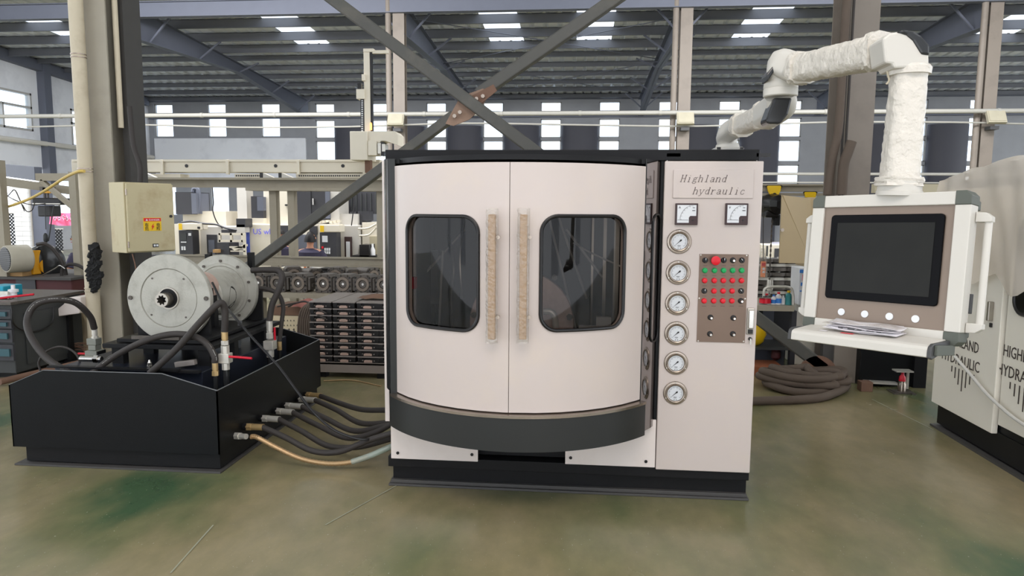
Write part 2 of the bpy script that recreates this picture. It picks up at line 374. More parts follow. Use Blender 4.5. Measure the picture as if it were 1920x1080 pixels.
# left gable wall, seen obliquely, with two windows
XG = -19.9; wl = MB()
def gz(y): return 7.35-.05*(y-18.6)
wins = [(21.9, 24.55, 4.4, 5.75), (26.55, 27.9, 4.05, 5.5)]; lowwin = (25.6, 30.9, 1.35, 2.85)
def wcell(y0, y1, z0, z1=None):
    t0 = gz(y0) if z1 is None else z1; t1 = gz(y1) if z1 is None else z1
    wl.hexa([(XG-.24, y0, z0), (XG, y0, z0), (XG, y1, z0), (XG-.24, y1, z0), (XG-.24, y0, t0), (XG, y0, t0), (XG, y1, t1), (XG-.24, y1, t1)])
# doorway band low down stays open to daylight between brick piers
segs = [16.0, 21.9, 24.55, 26.55, 27.9, 31.9]
for i in range(5):
    y0, y1 = segs[i], segs[i+1]; hit = [w for w in wins if abs(w[0]-y0) < .01]
    if hit: wcell(y0, y1, 3.05, hit[0][2]); wcell(y0, y1, hit[0][3])
    else: wcell(y0, y1, 3.05)
wcell(24.9, 25.6, 0, 3.05); wcell(30.9, 31.9, 0, 3.05); wcell(25.6, 30.9, 0, 1.35); wcell(25.6, 30.9, 2.85, 3.05)
wl = struct(wl.build('wall_left', 'wall_white'))
for i, (y0, y1, z0, z1) in enumerate(wins+[lowwin]):
    m = MB(); ym = (y0+y1)/2; zm = z0+(z1-z0)*.62
    for a, b, c, d in ((y0, y0+.07, z0, z1), (y1-.07, y1, z0, z1), (y0, y1, z0, z0+.07), (y0, y1, z1-.07, z1), (ym-.035, ym+.035, z0, zm), (y0, y1, zm-.035, zm+.035)): m.box(XG-.16, XG+.03, a, b, c, d)
    w = struct(m.build('window_%d' % (20+i), 'window_frame'))
    for a, b, c, d in ((y0+.07, ym-.035, z0+.07, zm-.035), (ym+.035, y1-.07, z0+.07, zm-.035), (y0+.07, y1-.07, zm+.035, z1-.07)):
        q = MB(); q.box(XG-.08, XG-.07, a, b, c, d); q.build('pane', 'window_film', w)
m = MB(); m.cyl((XG+.25, 15.5, 3.98), (XG+.25, 31.5, 3.98), .09, n=8); struct(m.build('trim_1', 'pipe_white'))
m = MB(); m.box(XG, XG+.3, 24.9, 25.25, 2.2, gz(25)); tag(m.build('wall_column', 'steel_blue'), 'dark steel column against white left wall between its two windows', 'column')
m = MB(); m.hexa([(XG, 16, gz(16)-.45), (XG+.25, 16, gz(16)-.45), (XG+.25, 31.4, gz(31.4)-.4), (XG, 31.4, gz(31.4)-.4), (XG, 16, gz(16)-.1), (XG+.25, 16, gz(16)-.1), (XG+.25, 31.4, gz(31.4)-.05), (XG, 31.4, gz(31.4)-.05)])
tag(m.build('wall_rafter', 'steel_blue'), 'dark sloping rafter along the top of the white left wall', 'rafter')
# ---- roof: corrugated sheet with skylight openings, purlins
SKY = [-16.2, -8.8, -2.35, .45, 5.3, 12.6]; SKW = .55; SY0, SY1 = 19.6, 23.6; Y0R, Y1R = 14.5, 32.0
def sheet(x0, x1, y0, y1):
    m = MB(); n = max(1, round((x1-x0)/.42)); st = (x1-x0)/n; xs = []
    for i in range(n):
        xs += [(x0+i*st, 0), (x0+i*st+st*.62, 0), (x0+i*st+st*.72, .06), (x0+i*st+st*.9, .06)]
    xs.append((x1, 0)); vs = [V(x, y, gz(y)+h) for y in (y0, y1) for x, h in xs]; k = len(xs)
    m.add(vs, [(i, i+1, k+i+1, k+i) for i in range(k-1)]); return m
xs = [-20.2]
for x in SKY: xs += [x-SKW, x+SKW]
xs.append(22.2); rm = MB()
for i in range(len(xs)-1):
    if i % 2 == 0:
        q = sheet(xs[i], xs[i+1], Y0R, Y1R); rm.add(q.v, q.f)
    else:
        for a, b in ((Y0R, SY0), (SY1, Y1R)):
            q = sheet(xs[i], xs[i+1], a, b); rm.add(q.v, q.f)
roof = struct(rm.build('ceiling', 'roof_sheet', fixn=False))
for x in SKY:
    m = MB(); m.add([(x-SKW, SY0, gz(SY0)), (x+SKW, SY0, gz(SY0)), (x+SKW, SY1, gz(SY1)), (x-SKW, SY1, gz(SY1))], [(0, 1, 2, 3)]); m.build('skylight', 'window_film', roof)
# roof of the near bay, above and behind the viewer, with open skylight strips
nb = MB(); xs = [-20.2]
for x in (-13, -6.5, 0, 6.5, 13): xs += [x-.4, x+.4]
xs.append(22.2)
def near(x0, x1, y0, y1): nb.add([(x0, y0, 7.9), (x1, y0, 7.9), (x1, y1, 7.6), (x0, y1, 7.6)], [(0, 1, 2, 3)])
for i in range(len(xs)-1):
    if i % 2 == 0: near(xs[i], xs[i+1], -9, 14.6)
    else: near(xs[i], xs[i+1], -9, -6); near(xs[i], xs[i+1], 3, 14.6)
nb.build('near_roof', 'roof_sheet', roof, fixn=False)
m = MB(); m.box(-20.2, 22.2, -9.2, -9, 4.2, 7.95)
for x in (-20, -13, -6.5, 0, 6.5, 13, 20): m.box(x-.8, x+.8, -9.2, -9, 0, 4.2)
struct(m.build('wall_front', 'wall_white'))
PY = [15.4+1.33*i for i in range(13)]
for y in PY:
    z = gz(y)-.02; m = MB(); wd = .27 if y < 24 else .18
    m.box(-20, 22, y, y+.012, z-wd+.01, z); m.box(-20, 22, y-.07, y+.012, z-wd, z-wd+.012); m.box(-20, 22, y, y+.09, z-.012, z); m.build('purlin', 'purlin_grey', roof)
# main beam of the middle row
m = MB(); m.box(-20, 22, 18.45, 18.47, 6.7, 7.08); m.box(-20, 22, 18.36, 18.56, 6.68, 6.70); m.box(-20, 22, 18.36, 18.56, 7.06, 7.08)
struct(m.build('trim_2', 'steel_blue'))
CX = [-12.06, -4.68, 2.65, 9.95]; NM = ['leftmost', 'second from the left', 'third from the left', 'rightmost']
for k, x in enumerate(CX):
    t = thing('roof_rafter', 'grey roof rafter running to the far wall, %s of the four' % NM[k], 'rafter', (x, 18.7, 6.2), group='roof rafters')
    m = MB(); ys = [18.7, 24.6, 31.2]; bt = [6.2, gz(24.6)-.62, 5.7]; tp = [gz(y)-.3 for y in ys]; tp[2] = gz(31.2)-.3
    for i in (0, 1):
        for w, za, zb in ((.014, lambda j: bt[j], lambda j: tp[j]), (.12, lambda j: bt[j], lambda j: bt[j]+.02), (.12, lambda j: tp[j]-.02, lambda j: tp[j])):
            m.hexa([(x-w, ys[i], za(i)), (x+w, ys[i], za(i)), (x+w, ys[i+1], za(i+1)), (x-w, ys[i+1], za(i+1)), (x-w, ys[i], zb(i)), (x+w, ys[i], zb(i)), (x+w, ys[i+1], zb(i+1)), (x-w, ys[i+1], zb(i+1))])
    m.build('beam', 'steel_blue', t)
    for y in PY[3::2]:
        zb = bt[0]+(bt[1]-bt[0])*(y-18.7)/5.9 if y < 24.6 else bt[1]+(bt[2]-bt[1])*(y-24.6)/6.6
        for s in (-1, 1):
            m = MB(); m.bar((x+s*.05, y, zb+.04), (x+s*.75, y, gz(y)-.28), .05, .05); m.build('fly_brace', 'steel_blue', t)
for k, x in enumerate(CX):
    t = thing('steel_column', 'far grey steel column of the middle row, %s' % NM[k], 'column', (x, 18.6, 0), group='far columns')
    m = MB(); m.box(x-.15, x+.15, 18.485, 18.50, 0, 7.1); m.box(x-.15, x+.15, 18.73, 18.745, 0, 7.1); m.box(x-.008, x+.008, 18.50, 18.73, 0, 7.1); m.build('shaft', 'column_grey', t)
    m = MB(); m.cyl((x-.27, 18.5, 0), (x-.27, 18.5, 7.1), .075, n=12); m.build('downpipe', 'column_grey', t)
    l = thing('floodlight', 'grey floodlight on a bracket at the %s far column' % NM[k], 'lamp', (x-.02, 18.2, 3.85), group='floodlights')
    m = MB(); r = Matrix.Rotation(math.radians(-25), 3, 'X'); m.box(x-.22, x+.2, 18.12, 18.2, 3.78, 4.1, r); m.build('housing', 'lamp_grey', l)
    m = MB(); m.box(x-.19, x+.17, 18.105, 18.12, 3.81, 4.07, r, V(x-.01, 18.16, 3.94)); m.build('lens', 'lamp_grey', l)
    m = MB(); m.box(x-.1, x+.1, 18.2, 18.45, 3.66, 3.74); m.build('bracket', 'dark_plastic', l)
# service pipes along the middle row
t = thing('service_pipe', 'long pale horizontal pipe crossing in front of the far windows', 'pipe', (0, 18.25, 4.08))
m = MB(); m.cyl((-18.5, 18.25, 4.1), (21, 18.25, 4.1), .055, n=12); m.build('pipe', 'pipe_pale', t)
for i in range(20): m = MB(); m.cyl((-18+2*i, 18.25, 4.1), (-17.93+2*i, 18.25, 4.1), .066, n=12); m.build('coupling', 'pipe_pale', t)
m = MB(); m.tube(spline([(-15+3*i, 18.3, 3.82+.05*math.sin(i*1.9)) for i in range(13)], 4), .022, 6); tag(m.build('thin_pipe', 'pipe_pale'), 'thin sagging pale pipe just below the long horizontal pipe', 'pipe')
for i, (z, y) in enumerate(((3.0, 26.0), (2.7, 26.0))):
    m = MB(); m.cyl((5, y, z), (20, y, z), .05 if i == 0 else .025, n=8); tag(m.build('rail_pipe', 'pipe_white'), ['pale horizontal rail low in front of far windows at right', 'thin rail under the pale rail at right'][i], 'pipe')
# tie rods under the roof
rods = [(-4.68, 20.0, 2.65, 24.6), (2.65, 20.0, -4.68, 24.6), (-4.68, 24.6, 2.65, 30.0), (2.65, 24.6, -4.68, 30.0)]
for i, (xa_, ya_, xb_, yb_) in enumerate(rods):
    m = MB(); m.cyl((xa_, ya_, gz(ya_)-.34-.07*(i % 2)), (xb_, yb_, gz(yb_)-.34-.07*(i % 2)), .014, n=6); tag(m.build('tie_rod', 'steel_blue'), ['thin roof tie rod of the near crossing pair, running away to the right', 'thin roof tie rod of the near crossing pair, running away to the left', 'thin roof tie rod of the far crossing pair, running away to the right', 'thin roof tie rod of the far crossing pair, running away to the left'][i], 'rod', 'roof tie rods')
# ================================================================ NEAR COLUMNS AND CROSS BRACE
YC = 7.0
xl0 = P(172, 350, YC).x; xl1 = P(214, 350, YC).x
t = thing('steel_column', 'large grey steel column at left carrying a beige switch box', 'column', ((xl0+xl1)/2, YC+.3, 0))
m = MB(); m.box(xl0, xl1, YC, YC+.02, 0, 4.3); m.box(xl0, xl1, YC+.55, YC+.57, 0, 4.3); m.box((xl0+xl1)/2-.01, (xl0+xl1)/2+.01, YC+.02, YC+.55, 0, 4.3); m.build('shaft', 'column_light', t)
m = MB(); m.box(xl0, xl1+.12, YC-.02, YC+.68, 0, .03); m.build('base_plate', 'column_dark', t)
m = MB(); xc = xl1+.03; m.tube(spline([(xc, YC+.12, 4.3), (xc, YC+.12, 3.4), (xc, YC+.12, 2.48)]), .028, 10); m.build('conduit', 'pvc', t)
m = MB(); m.box(xl1-.005, xl1+.06, YC+.2, YC+.5, 0, 4.3); m.build('column_side_box', 'column_dark', t)  # dark box along the column's side, coloured darker than the front flange
pc = P(160, 320, YC-.12); t = thing('drain_pipe', 'thick cream drain pipe beside the large left column', 'pipe', (pc.x, pc.y, 0))
rp = .068; m = MB(); m.cyl((pc.x, pc.y, 0), (pc.x, pc.y, 4.3), rp, n=24); m.build('pipe', 'pvc', t)
for y in (108, 322, 545):
    z = P(160, y, YC-.12).z; m = MB()
    for d in (0, .03): m.lathe([(rp+.001, -.006), (rp+.006, -.004), (rp+.006, .004), (rp+.001, .006)], (pc.x, pc.y, z+d), (0, 0, 1), 24, caps=False)
    m.build('strap', 'steel_rim' if y != 545 else 'pvc', t)
m = MB(); rnd = random.Random(3)
for i in range(90):
    py = 458+rnd.random()*84; w = math.sin((py-452)/96*math.pi); px = 176+(rnd.random()-.5)*22*w
    c = P(px, py, YC-.12-rp); s = .012+.018*rnd.random()
    q = Matrix.Rotation(rnd.random()*6, 3, 'Y') @ Matrix.Rotation(rnd.random(), 3, 'X'); m.box(c.x-s, c.x+s, c.y-.01, c.y+.03, c.z-s*1.4, c.z+s*1.4, q)
o = m.build('foam_lagging', 'foam_black'); tag(o, 'torn black foam lagging stuck on the cream drain pipe', 'foam'); o['kind'] = 'stuff'
xr0 = P(1565, 650, YC).x; xr1 = P(1612, 650, YC).x
t = thing('steel_column', 'large grey steel column standing behind the screen panel at right', 'column', ((xr0+xr1)/2, YC+.3, 0))
m = MB(); m.box(xr0, xr1, YC, YC+.02, 0, 4.4); m.box(xr0, xr1, YC+.55, YC+.57, 0, 4.4); m.box((xr0+xr1)/2-.01, (xr0+xr1)/2+.01, YC+.02, YC+.55, 0, 4.4); m.build('shaft', 'column_grey', t)
m = MB(); m.box(xr0-.10, xr0, YC+.02, YC+.1, 0, .95); m.build('stiffener', 'column_dark', t)
m = MB(); m.cyl((xr0-.02, YC-.04, .6), (xr0-.02, YC-.04, 4.3), .012, n=8); m.cyl((xr0-.05, YC-.03, .6), (xr0-.05, YC-.03, 4.3), .012, n=8); m.build('wire', 'rubber', t)
m = MB(); m.tube(spline([P(1590, -30, YC-.15), P(1580, 120, YC-.15), P(1572, 240, YC-.15), P(1560, 300, YC-.15), P(1552, 365, YC-.15)]), .038, 12)
tag(m.build('duct_hose', 'rubber_dust'), 'thick dusty brown hose hanging beside the right grey column', 'hose')
m = MB(); m.tube(spline([P(1597, 265, YC-.2), P(1590, 285, YC-.2), P(1582, 310, YC-.2), P(1578, 365, YC-.2)]), .045, 12)
tag(m.build('duct_hose', 'rubber_dust'), 'short brown hose tied close to the right grey column', 'hose')
YB = 6.88
t = thing('cross_brace', 'grey X shaped steel brace with rusty centre plate between columns', 'brace', P(880, 190, YB))
def brace(a, b, w=.115):
    m = MB(); m.bar(a, b, w, .12, (0, 1, 0)); return m
a, b = P(620, -4, YB), P(1000, 284, YB); d = (b-a).normalized()
m = brace(a-d*.35, P(1545, 690, YB)); m.build('brace_arm', 'brace_grey', t, bevel=.012)
c1 = P(897, 178, YB+.1); a, b = P(1160, -4, YB+.1), P(480, 498, YB+.1); d = (a-b).normalized()
m = brace(a+d*.35, c1); m.build('brace_arm', 'brace_grey', t, bevel=.012)
m = brace(P(852, 216, YB+.1), P(240, 668, YB+.1), .095); m.build('brace_arm', 'brace_grey', t, bevel=.012)
m = MB(); pl = [(835, 232), (858, 190), (872, 178), (905, 166), (920, 172), (900, 205), (880, 224), (850, 236)]
m.prism([P(x, y, YB+.01+.02) for x, y in pl], (0, .015, 0)); m.build('gusset_plate', 'gusset_tan', t)
m = MB(); m.prism([P(x, y, YB-.0) for x, y in [(884, 180), (925, 158), (932, 170), (895, 200)]], (0, .012, 0)); m.build('splice_plate', 'rust', t)
for x, y in ((894, 186), (906, 181), (853, 218), (863, 211)):
    m = MB(); c = P(x, y, YB-.0); m.cyl(c, c+V(0, -.03, 0), .02, n=6); m.build('bolt', 'steel_rim', t)
m = MB(); c = P(1533, 702, YB-.06); r = .18; pts = [V(c.x+r*math.cos(a), c.y, c.z+r*math.sin(a)) for a in [math.pi*k/14 for k in range(15)]]
pts = [V(c.x+.2, c.y, 0.02), *pts[1:], V(c.x-.16, c.y, 0.02)]; m.prism(pts, (0, .02, 0)); m.build('base_gusset', 'rust', t)
m = MB(); m.cyl(c+V(.09, -.012, .0), c+V(.09, .0, .0), .05, n=20); m.build('hole', 'black_paint', t)
# ---- beige switch box on the left column
def switchbox():
    c = P(237, 408, 6.55); t = thing('switch_box', 'stained beige electric switch box with yellow danger sticker on left column', 'electrical box', (c.x, c.y, P(237, 475, 6.55).z), math.radians(62))
    h = P(237, 341, 6.55).z-P(237, 475, 6.55).z; w = .50; d = .30
    m = MB(); m.box(0, w, .03, d, 0, h); m.build('body', 'beige_box', t, local=True, bevel=.006)
    m = MB(); m.box(.012, w-.006, 0, .026, .012, h-.012); dr = m.build('door', 'beige_box', t, local=True, bevel=.006)
    for z in (h*.12, h*.86):
        m = MB(); m.cyl((.008, .0, z-.03), (.008, .0, z+.03), .008, n=8); m.build('hinge', 'steel_rim', t, local=True)
    m = MB(); m.cyl((w-.045, -.012, h*.52), (w-.045, 0, h*.52), .014, n=14); m.build('lock', 'black_plastic', dr, local=True)
    m = MB(); m.box(w*.5, w*.62, -.006, 0, .05, .085); m.build('label_plate', 'ink', dr, local=True)
    m = MB(); m.box(w*.515, w*.555, -.008, -.006, .058, .078); m.box(w*.57, w*.61, -.008, -.006, .058, .078); m.build('label_window', 'dial_white', dr, local=True)
    x0, x1, z0, z1 = w*.33, w*.70, h*.31, h*.50
    m = MB(); m.box(x0, x1, -.003, 0, z0, z1); m.build('sticker', 'yellow', dr, local=True)
    m = MB(); m.box(x0+.004, x1-.004, -.0045, -.003, z1-.036, z1-.004); m.build('sticker_band', 'red_knob', dr, local=True)
    text_obj('▲ DANGER', .024, 'white_plastic', 'sticker_text', dr, Matrix.Translation((x0+.02, -.006, z1-.03)) @ Matrix.Rotation(math.pi/2, 4, 'X'), local=True, sx=1.15)
    for s, x, z in (('有', x0+.012, z0+.045), ('危', x0+.012, z0+.008), ('电', x1-.055, z0+.045), ('险', x1-.055, z0+.008)):
        text_obj(s, .042, 'ink', 'sticker_text', dr, Matrix.Translation((x, -.005, z)) @ Matrix.Rotation(math.pi/2, 4, 'X'), local=True)
    xm = (x0+x1)/2; m = MB(); m.prism([(xm+.012, -.005, z0+.075), (xm-.016, -.005, z0+.04), (xm-.002, -.005, z0+.042), (xm-.01, -.005, z0+.01), (xm+.018, -.005, z0+.05), (xm+.004, -.005, z0+.048)], (0, -.002, 0)); m.build('lightning_mark', 'red_knob', dr, local=True)
switchbox()
m = MB(); m.tube(spline([P(243, 200, 6.85), P(250, 270, 6.8), P(262, 310, 6.75), P(263, 350, 6.75)]), .026, 10); tag(m.build('supply_cable', 'rubber'), 'thick grey cable running into the top of the beige switch box', 'cable')
m = MB(); m.tube(spline([P(248, 476, 6.6), P(254, 500, 6.6), P(258, 540, 6.6), P(262, 600, 6.6)]), .006, 6); tag(m.build('brown_wire', 'rust'), 'thin brown wire hanging below the beige switch box', 'wire')
# ================================================================ MAIN TEST MACHINE
TM = thing('test_bench', 'white and black hydraulic test bench cabinet with curved double doors', 'machine', (-.05, 4.5, 0))
YF = 3.95; ZT = 1.985
def tp(m, name, mt_, bevel=0, parent=TM): return m.build(name, mt_, parent, bevel=bevel)
m = MB(); m.box(-1.08, 1.0, 4.03, 5.15, .03, .13); tp(m, 'plinth', 'black_paint')
m = MB(); m.box(-1.1, 1.01, 3.99, 5.18, 0, .014); m.box(-1.09, 1.0, 4.005, 5.17, .014, .035); tp(m, 'base_flange', 'column_dark', .003)
m = MB(); m.box(-1.095, 1.0, 3.972, 5.18, .128, .19); tp(m, 'base_rail', 'black_paint', .003)
m = MB(); m.box(-1.085, .975, 3.955, 5.15, 1.925, ZT); tp(m, 'top_beam', 'black_paint', .004)
m = MB(); m.box(-1.075, -1.02, 3.99, 4.05, .215, 1.925); m.box(.44, .47, 3.97, 4.05, .215, 1.925); m.box(-1.075, -1.03, 5.05, 5.12, .215, 1.925); m.box(.93, .98, 5.05, 5.12, .215, 1.925); tp(m, 'frame_post', 'black_paint')
m = MB(); m.box(-1.075, .46, 5.1, 5.12, .19, 1.925); tp(m, 'back_panel', 'chamber_dark')
m = MB(); m.box(-1.075, -1.06, 4.02, 5.12, .215, 1.925); tp(m, 'side_panel', 'chamber_dark')
m = MB(); m.box(-1.06, .44, 4.0, 5.1, .58, .6); tp(m, 'chamber_floor', 'chamber_dark')
m = MB(); m.box(.46, .98, 3.99, 5.12, .2, 1.925); tp(m, 'cabinet_body', 'black_paint')
a0 = P(718, 550, 3.99); m = MB(); m.box(-1.118, -1.09, 4.0, 5.0, P(720, 790, 4.0).z, P(720, 300, 4.0).z); tp(m, 'side_door', 'white_paint', .003)
# plan curve of the bulging doors
XCN, YE, SAG, HW = -.318, 3.82, .34, .68
RC = (HW*HW+SAG*SAG)/(2*SAG); YCC = YE-SAG+RC          # circle centre (XCN, YCC)
AM = math.asin(HW/RC)
def arc(sv, dr=0, z=0):      # sv = arc length from the middle
    a = sv/RC; return V(XCN+(RC+dr)*math.sin(a), YCC-(RC+dr)*math.cos(a), z)
def onarc(px, py, dr=0):
    d = ray(px, py); lo, hi = 2.5, 4.1
    for _ in range(40):
        t = (lo+hi)/2; q = d*(t/d.y)
        inside = (q.x-XCN)**2+(t-YCC)**2 < (RC+dr)**2
        lo, hi = (lo, t) if inside else (t, hi)
    q = d*(hi/d.y); return math.atan2(q.x-XCN, YCC-q.y)*RC, H+q.z
ZD0, ZD1 = .625, 1.885; SM = RC*AM
s0 = onarc(955, 500)[0]; sL = -SM+.005; sR = SM-.005
mat('door_white', (196, 184, 177), .3, var=.02, scale=2, dirt=(205, 190, 172), dirtamt=.3, dscale=4)
def door(sa, sb, wl_, wr, wt, wb_, rad, nm):
    w0, _ = onarc(wl_, 510); w1, _ = onarc(wr, 510); zt = onarc((wl_+wr)/2, wt)[1]; zb = onarc((wl_+wr)/2, wb_)[1]
    cx_, cz_ = (w0+w1)/2, (zt+zb)/2; inn = rrect(cx_, cz_, w1-w0, zt-zb, rad, 8)
    def out_of(p):          # outer rectangle point seen from the window centre
        dx, dz = p[0]-cx_, p[1]-cz_; ts = []
        if dx > 1e-6: ts.append((sb-cx_)/dx)
        if dx < -1e-6: ts.append((sa-cx_)/dx)
        if dz > 1e-6: ts.append((ZD1-cz_)/dz)
        if dz < -1e-6: ts.append((ZD0-cz_)/dz)
        t = min(ts); return (cx_+dx*t, cz_+dz*t)
    # densify the window loop, adding exact door corners
    loop = []
    for i, p in enumerate(inn):
        q = inn[(i+1) % len(inn)]; k = 6 if math.dist(p, q) > .1 else 1
        for j in range(k): loop.append((p[0]+(q[0]-p[0])*j/k, p[1]+(q[1]-p[1])*j/k))
    outs = [out_of(p) for p in loop]
    for cxn, czn in ((sa, ZD0), (sa, ZD1), (sb, ZD0), (sb, ZD1)):
        i = min(range(len(outs)), key=lambda k: math.dist(outs[k], (cxn, czn))); outs[i] = (cxn, czn)
    K = 12; n = len(loop); m = MB()
    for dr in (0, -.025):
        vs = []
        for j in range(K+1):
            for p, q in zip(loop, outs):
                f = j/K; vs.append(arc(p[0]+(q[0]-p[0])*f, dr, p[1]+(q[1]-p[1])*f))
        m.add(vs, [(j*n+i, j*n+(i+1) % n, (j+1)*n+(i+1) % n, (j+1)*n+i) for j in range(K) for i in range(n)], True)
    m.add([arc(q[0], dr, q[1]) for dr in (0, -.025) for q in outs], [(i, (i+1) % n, n+(i+1) % n, n+i) for i in range(n)])
    dd = m.build('door', 'door_white', TM, fixn=True)
    m = MB(); pts = [arc(p[0], .004, p[1]) for p in loop]; m.tube(pts+[pts[0]], .0095, 8, caps=False); m.build('window_seal', 'black_plastic', dd)
    m = MB(); m.grid(lambda u, v: arc(w0+(w1-w0)*u, -.012, zb+(zt-zb)*v), 10, 2); m.build('window_glass', 'door_glass', dd)
    return dd
dl = door(sL, s0-.0015, 765, 897, 405, 616, .085, 'left'); dr_ = door(s0+.0015, sR, 1014, 1169, 405, 618, .085, 'right')
for px, dd in ((923, dl), (982, dr_)):
    s_, zt = onarc(px, 402, .06); _, zb = onarc(px, 636, .06)
    m = MB(); w = .017
    m.hexa([arc(s_-w, .045, zb), arc(s_+w, .045, zb), arc(s_+w, .075, zb), arc(s_-w, .075, zb), arc(s_-w, .045, zt), arc(s_+w, .045, zt), arc(s_+w, .075, zt), arc(s_-w, .075, zt)]); h_ = m.build('handle', 'tan_handle', dd, bevel=.004)
    for f in (.18, .82):
        z = zb+(zt-zb)*f; m = MB(); m.cyl(arc(s_, 0, z), arc(s_, .05, z), .014, n=12); m.build('standoff', 'steel', dd)
        m = MB(); m.cyl(arc(s_+.028, .05, z), arc(s_+.028, .062, z), .01, n=8); m.build('screw', 'steel_rim', dd)
    m = MB(); w = .026; rr = random.Random(px)
    def wr_(u, v):
        k = int(round(u*12)); ang = 2*math.pi*u; e = 1+.22*rr.random() if k not in (0, 12) else 1.1
        return arc(s_+w*math.cos(ang)*e, .06+.024*math.sin(ang)*e, zb-.02+(zt-zb+.05)*v)
    m.grid(wr_, 12, 60, False); m.build('bubble_wrap', 'bubble_wrap', h_)
# black bulged apron with steel ledge
ZA0, ZA1 = .405, .605
zc = onarc(955, 848, .035)[1]; 
def apron():
    m = MB(); dr = .035; sA = -SM-.01; sB = SM-.0
    prof = [(dr, ZA1), (dr, zc)]
    m.grid(lambda u, v: arc(sA+(sB-sA)*u, dr, ZA1+(zc-ZA1)*v), 48, 1)
    a = arc(sA, dr); m.grid(lambda u, v: V(a.x+(-1.078-a.x)*u**.7, a.y+(3.985-a.y)*u, ZA1+(zc-ZA1)*v), 6, 1)
    vs = [arc(sA+(sB-sA)*i/48, r_, z) for z in (ZA1, zc) for r_ in (dr, -.3) for i in range(49)]
    m.add(vs, [(i, i+1, 49+i+1, 49+i) for i in range(48)]+[(98+i, 98+i+1, 147+i+1, 147+i) for i in range(48)], True)
    b = arc(sB, dr)
    m.add([V(b.x, b.y, ZA1), V(b.x, 3.98, ZA1), V(b.x, 3.98, zc), V(b.x, b.y, zc)], [(0, 1, 2, 3)])
    return m
ap = apron().build('apron', 'satin_black', TM)
m = MB(); sA, sB = -SM-.005, SM-.0
vs = [arc(sA+(sB-sA)*i/48, r_, z) for z in (ZA1, ZA1+.014) for r_ in (.04, -.02) for i in range(49)]
q = []
for i in range(48): q += [(i, i+1, 50+i, 49+i), (98+i, 147+i, 148+i, 99+i), (i, 98+i, 99+i, i+1), (49+i, 50+i, 148+i, 147+i)]
m.add(vs, q+[(0, 49, 147, 98), (48, 146, 195, 97)], False); m.build('ledge', 'steel_rim', TM)
# corner posts beside the doors and polished curved cheeks
el = arc(-SM); er = arc(SM)
m = MB(); m.box(-1.035, el.x+.004, YE-.0, YE+.03, ZA1, 1.925); m.build('corner_post', 'satin_black', TM, bevel=.003)
xp = P(1208, 500, YE).x; m = MB(); m.box(er.x-.004, xp, YE, YE+.03, ZA1-.08, 1.925); m.build('corner_post', 'satin_black', TM, bevel=.003)
def cheek(x0, y0, x1, y1, bulge, sign, z0, z1):
    m = MB()
    def fn(u, v):
        n_ = V(y1-y0, -(x1-x0), 0).normalized()*sign; p = V(x0+(x1-x0)*u, y0+(y1-y0)*u, z0+(z1-z0)*v); return p+n_*bulge*math.sin(math.pi*u)
    m.grid(fn, 10, 1); return m
cheek(xp, YE, .464, 3.985, .006, 1, zc+.005, 1.925).build('cheek_panel', 'polished', TM)
cheek(-1.035, YE, -1.08, 3.985, .02, -1, zc+.2, 1.925).build('cheek_panel', 'black_gloss', TM)
# slot window rim on the right cheek
xs_ = [(xp+(.464-xp)*f, YE+(3.985-YE)*f) for f in (.42, .92)]
zt, zb = P(1230, 402, 3.9).z, P(1228, 642, 3.9).z
lp = []
for k in range(24):
    a = 2*math.pi*k/24; fx = .5+.5*math.cos(a); x = xs_[0][0]+(xs_[1][0]-xs_[0][0])*fx; y = xs_[0][1]+(xs_[1][1]-xs_[0][1])*fx
    z = (zt-.05 if math.sin(a) > 0 else zb+.05)+.05*math.sin(a); lp.append(V(x+.007, y-.006, z))
m = MB(); m.tube(lp+[lp[0]], .0055, 8, caps=False); m.build('slot_rim', 'black_plastic', TM)
# hood over the doors
m = MB(); n = 48; vs = [arc(-SM+2*SM*i/n, r_, z) for z in (1.9, 1.926) for r_ in (-.03, -.3) for i in range(n+1)]; k = n+1; q = []
for i in range(n): q += [(i, i+1, k+i+1, k+i), (2*k+i, 3*k+i, 3*k+i+1, 2*k+i+1), (i, 2*k+i, 2*k+i+1, i+1)]
m.add(vs, q, True); m.box(-1.04, xp, YE+.02, 3.97, 1.9, 1.925); m.build('head_plate', 'black_paint', TM)
# lower white skirts
for x0, x1 in ((733, 896), (1060, 1229)):
    m = MB(); a = P(x0, 840, 3.955); b = P(x1, 840, 3.955); m.box(a.x, b.x, 3.955, 3.97, .183 if x0 < 900 else .19, .47); sk = m.build('skirt_panel', 'white_paint', TM, bevel=.003)
    for px, py in (((746, 849), (885, 852)) if x0 < 900 else ((1070, 858), (1211, 865))):
        c = P(px, py, 3.955); m = MB(); m.cyl(c, c+V(0, -.006, 0), .009, n=10); m.build('skirt_screw', 'black_plastic', sk)
m = MB(); m.box(-1.06, .45, 4.04, 4.06, .2, .6); m.build('inner_wall', 'black_paint', TM)
